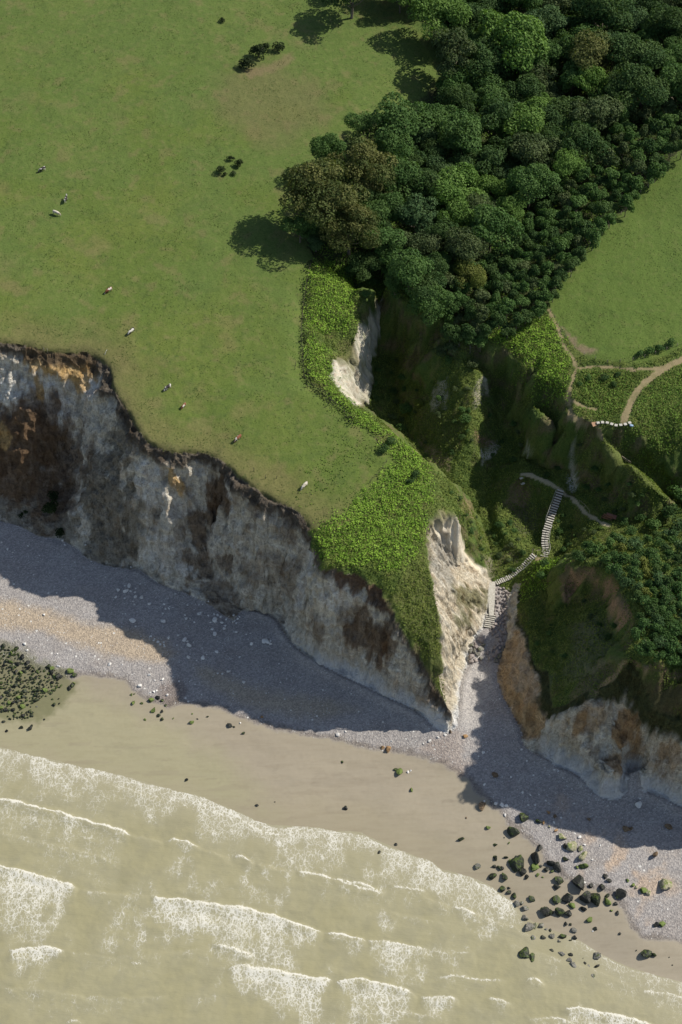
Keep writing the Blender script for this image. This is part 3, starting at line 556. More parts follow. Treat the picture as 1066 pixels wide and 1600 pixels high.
# ---------------------------------------------------------------- ground materials
def mat_grass(name, spot=.5, yel=.3, bumpd=.12):
    q = NT(name); P = q.pos(); c = q.attr('Col')
    n0 = q.noise(P, 2.2, 6, .7); n1_ = q.noise(P, .55, 5, .6); n2 = q.noise(P, .9, 3, .5)
    c = q.mix(q.ramp(n0, .40, .72, 0, .75), c, q.mix(1, c, (.52, .6, .45), 'MULTIPLY'))
    c = q.mix(q.ramp(n1_, .48, .75, 0, yel), c, (.20, .185, .075))
    c = q.mix(q.ramp(n2, .62, .72, 0, spot), c, (.035, .065, .016))
    return q.out(c, .95, q.bump(n0, .7, bumpd, q.bump(n1_, .6, .35)))
def mat_beach():
    q = NT('beach'); P = q.pos(); c = q.attr('Col'); s_ = q.attr('Sand', 'Fac')
    v1 = q.n('ShaderNodeTexVoronoi', feature='F1'); q.l(P, v1.inputs['Vector']); v1.inputs['Scale'].default_value = 3.2
    v2 = q.n('ShaderNodeTexVoronoi', feature='F1'); q.l(P, v2.inputs['Vector']); v2.inputs['Scale'].default_value = 1.1
    cr = q.n('ShaderNodeSeparateColor'); q.l(v1.outputs['Color'], cr.inputs[0])
    cr2 = q.n('ShaderNodeSeparateColor'); q.l(v2.outputs['Color'], cr2.inputs[0])
    shing = q.mix(q.ramp(cr.outputs[0], 0, 1, 0, .8), q.mix(1, c, (.74, .74, .76), 'MULTIPLY'), q.mix(1, c, (1.26, 1.25, 1.23), 'MULTIPLY'))
    wh = q.math('MULTIPLY', q.ramp(cr.outputs[1], .93, .96), q.ramp(v1.outputs['Distance'], .5, .3))
    wh2 = q.math('MULTIPLY', q.ramp(cr2.outputs[1], .955, .965), q.ramp(v2.outputs['Distance'], .34, .24))
    shing = q.mix(q.math('MULTIPLY', wh, .8), shing, (.62, .62, .60)); shing = q.mix(wh2, shing, (.66, .65, .61))
    n0 = q.noise(P, 1.5, 5, .6); n1_ = q.noise(q.pos((.4, 2.2, 1)), .5, 5, .6)
    sa_ = q.mix(q.ramp(n1_, .4, .7, 0, .35), c, q.mix(1, c, (.82, .80, .76), 'MULTIPLY'))
    sa_ = q.mix(q.ramp(n0, .35, .7, 0, .25), sa_, q.mix(1, c, (1.1, 1.1, 1.1), 'MULTIPLY'))
    cc = q.mix(s_, shing, sa_)
    nb = q.mix(s_, v1.outputs['Distance'], n1_)
    r = q.n('ShaderNodeMapRange'); q.l(s_, r.inputs[0]); r.inputs[3].default_value = .9; r.inputs[4].default_value = .55
    bs = q.n('ShaderNodeBump'); q.l(nb, bs.inputs['Height']); bs.inputs['Distance'].default_value = .10; q.l(q.ramp(s_, 0, 1, .9, .15), bs.inputs['Strength'])
    return q.out(cc, r.outputs[0], bs.outputs[0])
def mat_rock_face(name):
    q = NT(name); P = q.pos(); c = q.attr('Col'); S = q.pos((1, 1, .16)); B = q.pos((.15, .15, 1.0))
    n0 = q.noise(S, .9, 7, .65); n1_ = q.noise(P, 1.6, 6, .7); n2 = q.noise(B, 1.7, 4, .6); n3 = q.noise(S, .35, 5, .6)
    c2 = q.mix(q.ramp(n0, .42, .68, 0, .7), c, q.mix(1, c, (.62, .56, .48), 'MULTIPLY'))
    c2 = q.mix(q.ramp(n3, .52, .68, 0, .45), c2, q.mix(1, c, (.62, .46, .33), 'MULTIPLY'))
    c2 = q.mix(q.ramp(n1_, .50, .70, 0, .55), c2, q.mix(1, c, (1.28, 1.28, 1.26), 'MULTIPLY'))
    c2 = q.mix(q.ramp(n1_, .42, .30, 0, .7), c2, q.mix(1, c, (.50, .44, .36), 'MULTIPLY'))
    n4 = q.noise(q.pos((1, 1, .22)), 2.6, 6, .7); n5 = q.noise(q.pos((.35, .35, 1)), 1.1, 7, .7)
    c2 = q.mix(q.ramp(n4, .53, .60, 0, .5), c2, q.mix(1, c, (.46, .37, .27), 'MULTIPLY'))
    c2 = q.mix(q.ramp(n5, .545, .60, 0, .6), c2, q.mix(1, c, (1.35, 1.36, 1.36), 'MULTIPLY'))
    c2 = q.mix(q.ramp(n2, .60, .64, 0, .5), c2, q.mix(1, c, (.55, .52, .48), 'MULTIPLY'))
    c2 = q.mix(q.math('MULTIPLY', q.attr('Clean', 'Fac'), .75), c2, c)
    nn = q.bump(n1_, 1, .5, q.bump(n0, 1, 1.3, q.bump(n4, .8, .5, q.bump(n2, .6, .35))))
    return q.out(c2, .92, nn)
def mat_hill():
    q = NT('rough_ground'); P = q.pos(); c = q.attr('Col'); ck = q.attr('Chk', 'Fac'); S = q.pos((1, 1, .2))
    n0 = q.noise(P, 2.6, 6, .75); n1_ = q.noise(P, .7, 5, .65); n2 = q.noise(S, 1.1, 6, .7)
    g_ = q.mix(q.ramp(n0, .42, .66, 0, .85), c, q.mix(1, c, (.42, .48, .4), 'MULTIPLY')); g_ = q.mix(q.ramp(n1_, .5, .72, 0, .35), g_, q.mix(1, c, (1.5, 1.3, 1.3), 'MULTIPLY'))
    k_ = q.mix(q.ramp(n2, .45, .65, 0, .6), c, q.mix(1, c, (.66, .58, .48), 'MULTIPLY')); k_ = q.mix(q.ramp(n0, .5, .7, 0, .5), k_, q.mix(1, c, (1.2, 1.2, 1.2), 'MULTIPLY'))
    nn = q.bump(n0, .9, .22, q.bump(n1_, .8, .5, q.bump(n2, .5, .4)))
    return q.out(q.mix(ck, g_, k_), .95, nn)
M = {'pasture': mat_grass('pasture_grass'), 'field': mat_grass('field_grass', .35, .2), 'beach': mat_beach(), 'cliff': mat_rock_face('chalk'), 'hill': mat_hill()}
q = NT('trodden_earth'); n0 = q.noise(q.pos(), 2.5, 5, .7); M['path'] = q.out(q.mix(q.ramp(n0, .4, .7, 0, .6), q.attr('Col'), q.mix(1, q.attr('Col'), (.6, .62, .55), 'MULTIPLY')), .95, q.bump(n0, .7, .1))
# ---------------------------------------------------------------- cut the one sheet into its patches
idx = np.arange(N).reshape(ny, nx)
Q = np.stack([idx[:-1, :-1], idx[:-1, 1:], idx[1:, 1:], idx[1:, :-1]], -1).reshape(-1, 4)
qc = np.sort(cls[Q], axis=1)[:, 2]; qc = np.where((cls[Q] == 4).sum(1) >= 3, 4, qc)
qc = np.where((cls[Q] == 1).sum(1) >= 3, 1, qc)
for nm, k_, m_ in (('beach', 0, 'beach'), ('path', 1, 'path'), ('pasture', 2, 'pasture'), ('field', 3, 'field'), ('cliff', 4, 'cliff'), ('hillside', 5, 'hill')):
    q_ = Q[qc == k_]; u_, inv = np.unique(q_, return_inverse=True)
    cols = {'Col': COL[u_]}
    if k_ == 0: cols['Sand'] = SAND[u_]
    if k_ == 4: cols['Clean'] = CLEAN[u_]
    if k_ == 5: cols['Chk'] = CHK[u_]
    o = mesh_np(nm, V[u_], inv.reshape(-1, 4), M[m_], True, cols); tag(o, kind='structure')
    if k_ == 4:                                            # crumbling chalk: finer relief, pinned where it meets grass and beach
        vg = o.vertex_groups.new(name='inside'); cnt = np.bincount(inv, minlength=len(u_)); ins = np.where(cnt == 4)[0]
        fw = mfe_full[u_[ins]]; vg.add([int(i_) for i_ in ins[fw < .3]], 1.0, 'REPLACE'); vg.add([int(i_) for i_ in ins[fw >= .3]], .25, 'REPLACE')
        s_ = o.modifiers.new('fine', 'SUBSURF'); s_.subdivision_type = 'SIMPLE'; s_.levels = 2; s_.render_levels = 2
        for nm2, sz, stg, ty in (('crag', 2.6, 1.5, 'VORONOI'), ('grit', .7, .35, 'CLOUDS')):
            tx = bpy.data.textures.new(nm2, ty); tx.noise_scale = sz
            if ty == 'VORONOI': tx.distance_metric = 'DISTANCE'; tx.noise_intensity = 1.0
            d_ = o.modifiers.new(nm2, 'DISPLACE'); d_.texture = tx; d_.texture_coords = 'GLOBAL'; d_.strength = stg; d_.mid_level = .5; d_.vertex_group = 'inside'
# ---------------------------------------------------------------- sea: one sheet whose landward edge is the swash line
sx = SHW[:, 0]; sy = SHW[:, 1]
def shoreY(x): return np.interp(x, sx, sy)+np.where(x < sx[0], 0, 0)
AX = axis(-112., 112., .30, []); AX = AX[np.abs(AX) < 2960]
dd = np.concatenate([[0], np.cumsum(np.full(300, .30))]); s_ = 1.; dl = list(dd)
while dl[-1] < 2700: s_ *= 1.35; dl.append(dl[-1]+s_)
dd = np.array(dl)
SX, SD = np.meshgrid(AX, dd); fadeX = sstep(118, 100, np.abs(SX))
edge = shoreY(SX)+fadeX*(.55*fbm(SX*.12, SX*0, 0, 200, 3)+.15*fbm(SX*.9, SX*0, 0, 201, 2))*1.0
SY = edge-SD
def wl(pts): return np.array([at(u, v, 0.05)[:2] for u, v in pts])
CR = [  # crest line, height, trail (m), trail density, crest solidity
 ([(-260,1130),(-100,1150),(0,1169),(30,1176),(75,1187),(131,1199),(188,1212),(240,1227),(285,1238),(319,1247),(356,1262),(385,1276),(425,1291),(460,1293),(500,1294),(533,1301),(563,1303),(593,1318),(633,1334),(673,1347),(693,1362),(733,1370),(768,1388),(803,1412),(818,1432)],.04,5.2,.78,.55),
 ([(885,1462),(903,1470),(943,1494),(983,1512),(1033,1527),(1066,1536),(1200,1590)],.03,5,.5,.5),
 ([(60,1195),(120,1210),(200,1232),(250,1248),(272,1258)],.06,3,.5,.4),
 ([(255,1247),(280,1252),(300,1265)],.06,2.5,.5,.6),([(325,1262),(370,1276),(410,1298),(450,1306)],.08,4,.72,.7),
 ([(-150,1230),(0,1247),(50,1257),(100,1270),(150,1285),(205,1302)],.30,9.5,.56,1.0),
 ([(258,1313),(275,1310),(292,1313),(314,1325)],.22,2.2,.75,.8),([(362,1337),(380,1337),(397,1348)],.22,2.2,.6,.8),
 ([(462,1360),(500,1366),(533,1375),(560,1386),(602,1392)],.2,4.5,.45,.75),([(530,1372),(563,1379),(600,1393)],.18,2,.5,.8),
 ([(608,1382),(640,1386),(670,1392)],.12,2,.4,.7),([(706,1417),(730,1420),(752,1431)],.2,2.8,.7,.8),
 ([(-150,1340),(0,1351),(40,1361),(80,1373),(121,1387)],.30,9,.92,.9),
 ([(235,1399),(300,1406),(350,1413),(400,1421),(450,1436),(490,1451),(503,1457)],.30,8,.85,.9),([(505,1457),(520,1455),(545,1462),(575,1470)],.25,5,.6,.9),
 ([(571,1468),(600,1469),(633,1475),(670,1483)],.2,5.5,.72,.7),([(670,1484),(700,1487),(740,1489)],.12,3,.35,.5),
 ([(13,1487),(40,1481),(70,1479),(103,1486)],.28,4.5,.95,1.0),([(-120,1500),(-60,1495),(0,1503)],.2,3,.5,.6),
 ([(333,1477),(350,1475),(370,1482),(397,1493)],.25,4,.7,.9),([(353,1512),(380,1508),(420,1513),(450,1520),(500,1528),(520,1530)],.3,7.5,.9,1.0),
 ([(522,1531),(560,1529),(600,1535),(633,1545),(648,1554)],.28,7,.8,.9),([(655,1556),(690,1557),(715,1561)],.25,5,.75,.8),
 ([(680,1526),(710,1523),(740,1527),(790,1531)],.12,2.5,.4,.7),([(818,1532),(833,1527),(852,1537)],.2,3.5,.6,.9),
 ([(760,1560),(780,1558),(800,1568)],.2,4,.65,.8),([(878,1576),(905,1574),(933,1579),(973,1586),(1020,1602),(1100,1640)],.28,5,.75,1.0),
 ([(1000,1546),(1030,1549),(1066,1557),(1140,1580)],.1,3.5,.6,.7),([(200,1504),(213,1501),(228,1505)],.15,1.2,.5,.7),([(100,1597),(118,1594),(130,1599)],.15,1,.6,.8),
 ([(820,1590),(860,1587),(900,1600)],.15,3,.5,.6),([(560,1583),(620,1577),(700,1592)],.15,4,.5,.5),([(-200,1440),(-100,1450),(-20,1440)],.3,6,.7,.8),([(1090,1500),(1180,1530),(1300,1560)],.1,4,.5,.6)]
CR += [([(0,1300),(60,1312),(130,1330),(180,1345)],.12,3.5,.5,.35),([(200,1302),(258,1316)],.15,3,.35,.3),([(314,1327),(362,1340)],.15,3,.35,.3),([(397,1349),(462,1362)],.15,3.5,.4,.4),([(121,1388),(170,1396),(237,1400)],.15,4,.45,.3),([(103,1487),(180,1495),(260,1488),(333,1480)],.12,4,.42,.25),([(0,1540),(80,1548),(170,1560),(260,1556)],.15,4,.45,.3),([(650,1395),(706,1418)],.12,3,.4,.35),([(752,1432),(800,1446),(840,1465)],.1,3,.4,.4),([(600,1423),(640,1432),(700,1445)],.1,2.5,.4,.3),([(790,1470),(850,1490),(920,1512),(990,1540)],.06,3.5,.42,.3)]
sea_in = (np.abs(SX) < 118) & (SD < 92)
qx, qy, qd = SX[sea_in], SY[sea_in], SD[sea_in]
# the lines wander a little
wx = .35*fbm(qx*.35, qy*.35, 0, 210, 3); wy = .45*fbm(qx*.35, qy*.35, 0, 211, 3)
foam = np.zeros(len(qx)); cz = np.zeros(len(qx)); blk = sstep(-.45, .35, fbm(qx*.10, qy*.07, 0, 212, 3)); 
swl = .5+.5*fbm(qx*.3, qy*.13, 0, 213, 3)
for pts, amp, trail, den, sol in CR:
    P_ = wl(pts); x0, x1 = P_[0, 0], P_[-1, 0]
    b_ = (qx > x0-1.5) & (qx < x1+1.5) & (qy < P_[:, 1].max()+3) & (qy > P_[:, 1].min()-trail*4-3)
    if not b_.any(): continue
    X_, Y_ = qx[b_]+wx[b_], qy[b_]+wy[b_]
    yl = np.interp(X_, P_[:, 0], P_[:, 1]); sl_ = np.abs(np.gradient(P_[:, 1], P_[:, 0])).mean()
    sd_ = (yl-Y_)/math.sqrt(1+sl_**2)                     # positive seaward
    ta = sstep(-1.0, 2.0, X_-x0)*sstep(-1.0, 2.0, x1-X_)
    tl = trail*1.7*(.5+.85*blk[b_])*(.35+.65*sstep(0, 5, X_-x0)*sstep(0, 5, x1-X_))
    f_ = den*np.clip(1-(np.maximum(sd_, 0)/(tl*1.5)), 0, 1)**.8*(sd_ > -.05)*(.62+.38*swl[b_]*1.4)
    core = sol*np.exp(-((sd_-.22)/.30)**2)*1.25
    foam[b_] = np.maximum(foam[b_], np.maximum(f_*ta, core*ta)*sstep(-.25, .05, sd_))
    cz[b_] = np.maximum(cz[b_], ta*amp*(np.exp(-((sd_-.4)/np.where(sd_ < .4, .45, 1.6))**2)))
loose = (.52*sstep(-.25, .55, fbm(qx*.08, qy*.05, 0, 214, 4))*(.55+.45*sstep(-.3, .5, fbm(qx*.40, qy*.22, 0, 218, 4))))*sstep(85, 40, qd)
foam = np.maximum(foam, loose)
film = sstep(.5, .05, qd)*.6; foam = np.maximum(foam, film*sstep(-.2, .4, fbm(qx*.4, qy*.4, 0, 215, 2)))
zz = cz*sstep(0, 5, qd)+sstep(0.5, 10, qd)*(.10*fbm(qx*.10+.1*qy, qy*.35, 0, 216, 3)+.03*fbm(qx*.8, qy*1.2, 0, 217, 3))
SZ = np.full(SX.shape, .0); SZ[sea_in] = zz; SZ += .012
FO = np.zeros(SX.shape); FO[sea_in] = foam; SHD = np.exp(-SD/7.)
nr, ncol = SX.shape; ix_ = np.arange(nr*ncol).reshape(nr, ncol)
Fq = np.stack([ix_[:-1, :-1], ix_[1:, :-1], ix_[1:, 1:], ix_[:-1, 1:]], -1).reshape(-1, 4)
q = NT('sea_water'); P = q.pos(); f = q.attr('Foam', 'Fac'); sh = q.attr('Shal', 'Fac')
wv = q.noise(P, .9, 3, .5, out=1); vm = q.n('ShaderNodeVectorMath', operation='SCALE'); q.l(wv, vm.inputs[0]); vm.inputs['Scale'].default_value = 1.7
va = q.n('ShaderNodeVectorMath', operation='ADD'); q.l(q.pos((1.35, .85, 1)), va.inputs[0]); q.l(vm.outputs[0], va.inputs[1])
def lace(scale, w):
    v = q.n('ShaderNodeTexVoronoi', feature='DISTANCE_TO_EDGE'); q.l(va.outputs[0], v.inputs['Vector']); v.inputs['Scale'].default_value = scale
    return q.ramp(v.outputs['Distance'], w, 0., 0, 1)
lc = q.math('MAXIMUM', lace(.85, .20), q.math('MULTIPLY', lace(1.9, .26), .85))
n0 = q.noise(P, 1.3, 5, .7); n1_ = q.noise(P, .22, 4, .6)
a_ = q.math('ADD', q.math('MULTIPLY', lc, .72), q.math('MULTIPLY', n0, .40))
n2 = q.noise(q.pos((1, .7, 1)), .45, 5, .65)
thr = q.math('SUBTRACT', q.math('ADD', .86, q.math('MULTIPLY', n2, .85)), q.math('MULTIPLY', f, 1.05))
ff_ = q.ramp(q.math('SUBTRACT', a_, thr), -.10, .40, 0, .88)
ff_ = q.math('MULTIPLY', ff_, q.ramp(f, .05, .35, 0, 1))
wc = q.mix(q.ramp(n1_, .4, .65), (.320, .298, .175), (.285, .268, .165)); wc = q.mix(sh, wc, (.325, .300, .200))
wc = q.mix(q.math('MULTIPLY', f, .45), wc, (.43, .41, .30))
r_ = q.ramp(ff_, 0, 1, .32, .8)
bn_ = q.bump(q.noise(q.pos((.7, 2.0, 1)), 1.2, 4, .6), .25, .25, q.bump(ff_, .35, .08))
q.b.inputs['Specular IOR Level'].default_value = .35
sea = mesh_np('sea', np.stack([SX, SY, SZ], -1).reshape(-1, 3), Fq, q.out(q.mix(ff_, wc, (.68, .67, .60)), r_, bn_), True, {'Foam': FO.ravel(), 'Shal': SHD.ravel()}); tag(sea, kind='structure')
# ---------------------------------------------------------------- foliage
def leaves(Cn, Nrm, size, rng, flat=.0):
    """one quad per leaf clump: centres, outward directions, sizes"""
    n = len(Cn); Nr = Nrm+rng.normal(size=(n, 3))*.52; Nr /= np.linalg.norm(Nr, axis=1)[:, None]+1e-9
    T = np.cross(Nr, rng.normal(size=(n, 3))); T /= np.linalg.norm(T, axis=1)[:, None]+1e-9; B = np.cross(Nr, T)
    a = (size*(.7+.6*rng.random(n)))[:, None]; b = a*(.55+.35*rng.random(n))[:, None]
    V_ = np.stack([Cn-T*a, Cn-B*b+T*a*.2, Cn+T*a, Cn+B*b+T*a*.2], 1).reshape(-1, 3)
    return V_, np.arange(n*4).reshape(-1, 4)
def crown_np(seed, nl, nleaf, leaf, rz=.75, lr=(.26, .42), cz=0.0, spread=1.0):
    """unit crown: radius about 1, centred on z = 0"""
    r = np.random.default_rng(seed); Cs, Ns, Ti = [], [], []
    for i in range(nl):
        th = r.random()*6.283; ph = math.acos(1-1.55*r.random()); rr = (.45+.35*r.random())*spread
        if i < nl*.2: rr *= .4
        c = np.array([math.sin(ph)*math.cos(th)*rr, math.sin(ph)*math.sin(th)*rr, math.cos(ph)*rr*rz]); rl = r.uniform(*lr)
        m = int(nleaf/nl*(rl/np.mean(lr))**2); d = r.normal(size=(m, 3)); d[:, 2] = np.where(d[:, 2] < -.3*np.abs(d[:, 0]), -d[:, 2]*.6, d[:, 2]); d /= np.linalg.norm(d, axis=1)[:, None]
        rad = rl*(.72+.36*r.random(m)**.6)*(1+.18*noise(d[:, 0]*3+i, d[:, 1]*3, d[:, 2]*3, 5))
        Cs.append(c+d*rad[:, None]*[1, 1, .85]); Ns.append(d*.8+[0, 0, .35]+c*.25); Ti.append(np.full(m, r.normal()*.22)+r.normal(size=m)*.14)
    Cs, Ns, Ti = np.vstack(Cs), np.vstack(Ns), np.concatenate(Ti); Ns /= np.linalg.norm(Ns, axis=1)[:, None]
    V_, F_ = leaves(Cs, Ns, leaf, r); return V_, F_, np.repeat(Ti, 4)
def foliage_mat(name, c1, c2, trans=.25):
    q = NT(name); ti = q.attr('Tint', 'Fac'); oi = q.n('ShaderNodeObjectInfo').outputs['Random']
    f = q.ramp(ti, -.35, .35, 0, 1); c = q.mix(f, c1, c2); c = q.mix(q.ramp(oi, 0, 1, 0, .6), c, q.mix(1, c, (.78, .78, .74), 'MULTIPLY'))
    q.out(c, .75); q.b.inputs['Specular IOR Level'].default_value = .15
    tr = q.n('ShaderNodeBsdfTranslucent'); q.l(q.mix(1, c, (1.2, 1.3, .6), 'MULTIPLY'), tr.inputs[0])
    mx = q.n('ShaderNodeMixShader'); mx.inputs[0].default_value = trans; q.l(q.b.outputs[0], mx.inputs[1]); q.l(tr.outputs[0], mx.inputs[2]); q.l(mx.outputs[0], q.t.nodes['Material Output'].inputs[0]); return q.m
FM = {'bright': foliage_mat('bright_leaves', (.085, .165, .032), (.155, .26, .062)), 'mid': foliage_mat('green_leaves', (.055, .118, .030), (.105, .185, .052)),
      'dark': foliage_mat('dark_leaves', (.040, .086, .026), (.080, .135, .040)), 'blue': foliage_mat('blue_green_leaves', (.048, .100, .038), (.095, .158, .060)),
      'brown': foliage_mat('olive_brown_leaves', (.070, .098, .028), (.150, .158, .052)), 'grey': foliage_mat('grey_green_leaves', (.058, .095, .034), (.122, .160, .066)),
      'shrub': foliage_mat('shrub_leaves', (.045, .100, .028), (.095, .175, .052)), 'gorse': foliage_mat('gorse_leaves', (.018, .034, .012), (.040, .062, .020)), 'yellow': foliage_mat('yellow_green_leaves', (.10, .135, .024), (.19, .215, .055))}
q = NT('bark'); n0 = q.noise(q.pos((1, 1, .3)), 4, 4, .6); BARK = q.out(q.mix(q.ramp(n0, .35, .65), (.09, .075, .055), (.20, .175, .14)), .9, q.bump(n0, .6, .05))
def tube(pts, rad, seg=7, V_=None, F_=None):
    V_ = [] if V_ is None else V_; F_ = [] if F_ is None else F_; o0 = len(V_)
    for k_, (p, r) in enumerate(zip(pts, rad)):
        p = Vector(p); a = Vector(pts[max(k_-1, 0)]); b = Vector(pts[min(k_+1, len(pts)-1)]); d = (b-a).normalized() if (b-a).length > 1e-6 else Vector((0, 0, 1))
        up = Vector((1, 0, 0)) if abs(d.z) > .7 else Vector((0, 0, 1)); s_ = d.cross(up).normalized(); t_ = d.cross(s_)
        for j in range(seg): an = 6.28318*j/seg; V_.append(tuple(p+(s_*math.cos(an)+t_*math.sin(an))*r))
    for k_ in range(len(pts)-1):
        for j in range(seg): F_.append([o0+k_*seg+j, o0+k_*seg+(j+1) % seg, o0+(k_+1)*seg+(j+1) % seg, o0+(k_+1)*seg+j])
    F_.append([o0+j for j in range(seg)][::-1]); F_.append([o0+(len(pts)-1)*seg+j for j in range(seg)]); return V_, F_
def trunk_me(seed, h, r0, spread):
    rr = random.Random(seed); V_, F_ = tube([(0, 0, -.8), (0, 0, 0), (rr.uniform(-.1, .1), rr.uniform(-.1, .1), h*.5), (rr.uniform(-.3, .3), rr.uniform(-.3, .3), h)], [r0*1.3, r0*1.05, r0*.75, r0*.3], 9)
    for i in range(6):
        a = i*1.05+rr.uniform(-.3, .3); z0 = h*rr.uniform(.35, .8); L_ = spread*rr.uniform(.5, .85)
        tube([(0, 0, z0), (math.cos(a)*L_*.5, math.sin(a)*L_*.5, z0+L_*.35), (math.cos(a)*L_, math.sin(a)*L_, z0+L_*.8)], [r0*.45, r0*.28, r0*.1], 6, V_, F_)
    return V_, F_
def plant_proto(name, crown_args, R_, cz, trunk_h, r0, mat):
    """a plant at its real size: crown radius R_, crown centre at height cz"""
    root = empty(name); V_, F_, T_ = crown_np(*crown_args)
    V_ = V_*R_+[0, 0, cz]; c = mesh_np('crown' if trunk_h else 'foliage', V_, F_, mat, False, {'Tint': T_}, root)
    tv, tf = trunk_me(crown_args[0], trunk_h or R_*.9, r0, R_*.75); mesh_np('trunk' if trunk_h else 'stem', tv, tf, BARK, True, None, root)
    for ch in root.children: ch.material_slots[0].link = 'OBJECT'
    root.children[0].material_slots[0].material = mat; 
    for ch in root.children:
        if ch.name.startswith(('trunk', 'stem')): ch.material_slots[0].material = BARK
        else: ch.material_slots[0].material = mat
    root['R'] = R_; root['cz'] = cz; return root
USED = set()
def put(proto, loc, rz, s, mat=None, label=None, cat=None, group=None, sz=None):
    if proto.name not in USED: r = proto; USED.add(proto.name); kids = list(proto.children)
    else:
        r = proto.copy(); C.objects.link(r); kids = []
        for ch in proto.children: c = ch.copy(); C.objects.link(c); c.parent = r; kids.append(c)
    r.location = loc; r.rotation_euler = (0, 0, rz); e_ = prng.uniform(.86, 1.14); r.scale = (s*e_, s/e_, sz or s)
    if mat:
        for c in kids:
            if c.name.startswith(('crown', 'foliage')): c.material_slots[0].material = mat
    tag(r, label, cat, group); return r
bpy.context.view_layer.update()
TREES = [plant_proto('tree', (300+i, 22, 6500, .038+.004*(i % 2), .85, (.2, .46), 0, 1.12), 5.5, 6.2, 4.6, .30, FM['mid']) for i in range(4)]
BIG = [plant_proto('tree', (320+i, 44, 11000, .029, .80, (.16, .36), 0, 1.08), 7.5, 7.5, 6.0, .42, FM['brown']) for i in range(2)]
SCRUB = [plant_proto('scrub_tree', (340+i, 12, 1500, .085, 1.25, (.30, .5), 0, .8), 2.2, 3.0, 2.2, .12, FM['grey']) for i in range(4)]
SHRUB = [plant_proto('shrub', (360+i, 9, 850, .095, .72, (.34, .52), 0, .9), 1.5, 1.0, 0, .10, FM['shrub']) for i in range(4)]
# --- placing: a crown centre seen at (u, v), radius in photo pixels
prng = np.random.default_rng(11)
def crown_at(u, v, rpx, ratio):
    p = hit(u, v, 3.0); R_ = rpx/pxscale(p); p = hit(u, v, R_*ratio); p[2] = float(hgt(p[0], p[1])); return p, R_
MAIN = [ # u, v, r px, kind, label
 (683,25,44,'bright','round bright green tree standing out at the edge of the pasture near the top'),
 (800,72,54,'bright','broad light green tree, brightest crown in the upper wood'),
 (846,50,38,'blue','blue green tree just behind and right of the brightest crown of the upper wood'),
 (757,106,40,'dark','dark blue green tree just left below the brightest crown of the upper wood'),
 (768,152,34,'mid','green tree between the dark crown above and the pale crowns below, in the upper wood'),
 (815,196,44,'bright','light green tree in the middle of the wood above the dark gap'),
 (716,165,30,'dark','small dark tree on the pasture side of the wood, by the bay of grass'),
 (622,203,50,'mid','large green tree at the head of the rounded clump jutting into the pasture'),
 (575,200,30,'mid','green tree at the upper left of the rounded clump jutting into the pasture'),
 (622,285,38,'mid','bright lobed green tree inside the clump right of the brown crown'),
 (723,222,44,'mid','broad dark green tree in the middle of the wood beside the pasture'),
 (758,262,36,'dark','dark tree right above the light green one in the lower wood'),
 (706,300,42,'bright','light green tree with feathery crown in the middle of the lower wood'),
 (835,240,40,'grey','dusty olive tree in the centre of the wood'),
 (923,95,42,'brown','yellowish olive tree in the upper right of the wood'),
 (903,70,36,'mid','green tree above the yellowish olive one in the upper right wood'),
 (993,92,42,'dark','dark rounded tree right of the yellowish olive one'),
 (988,35,30,'blue','pale blue green tree near the top right corner'),
 (943,28,46,'dark','large dark tree casting a deep gap near the top right corner'),
 (650,340,34,'blue','blue green tree at the lower right of the rounded clump'),
 (735,430,28,'yellow','small yellow green tree at the lower edge of the wood'),
 (665,385,34,'grey','grey green tree with bare twigs at the lower edge of the wood'),
 (640,430,38,'mid','leafy green tree overhanging the shaded hollow'),
 (600,380,34,'mid','bright green tree above the chalk scar, at the foot of the brown crown'),
 (570,415,26,'dark','dark tree rooted above the bracken strip beside the fence')]
placed = []
for i, (u, v, r, kd_, lab) in enumerate(MAIN):
    p, R_ = crown_at(u, v, r, 1.05); placed.append((u, v, r)); pr = TREES[i % 4]
    put(pr, p, prng.random()*6.28, R_/5.5, FM[kd_], lab, 'tree')
for i, (u, v, r, lab) in enumerate([(505,305,64,'huge olive brown tree, leftmost of the wood, shading the pasture'), (562,262,52,'huge olive brown tree just right of the leftmost crown of the wood'), (545,360,50,'huge olive brown tree, lowest in the clump above the fence end')]):
    p, R_ = crown_at(u, v, r, .95); placed.append((u, v, r*1.5)); put(BIG[i % 2], p, i*2.1, R_/7.5, FM['brown'], lab, 'tree')
WOOD = [(515,-60),(530,-8),(600,-12),(640,0),(690,55),(705,110),(700,165),(668,200),(600,180),(560,210),(505,245),(462,300),(465,370),(520,395),(590,410),(620,455),(690,505),(740,520),(800,495),(838,470),(850,430),(890,390),(940,335),(990,282),(1045,225),(1090,180),(1200,80),(1200,-60)]
WP = np.array(WOOD, float)
def fill(poly, rmin, rmax, ntry, k=.72, lim=300, occ=None):
    P_ = np.array(poly, float); out_ = []; occ = placed if occ is None else occ
    for _ in range(ntry):
        u = prng.uniform(P_[:, 0].min(), P_[:, 0].max()); v = prng.uniform(P_[:, 1].min(), P_[:, 1].max())
        if not inpoly(np.array([u]), np.array([v]), P_)[0]: continue
        r = prng.uniform(rmin, rmax)
        if all((u-a)**2+((v-b)*1.15)**2 > (k*(r+c))**2 for a, b, c in occ): out_.append((u, v, r)); occ.append((u, v, r))
        if len(out_) >= lim: break
    return out_
EDGE_R = [(700,520),(735,545),(800,512),(850,488),(872,450),(912,402),(955,350),(1003,297),(1060,238),(1110,190),(1090,160),(1030,205),(975,265),(925,320),(880,365),(845,400),(800,440),(740,470),(690,470)]
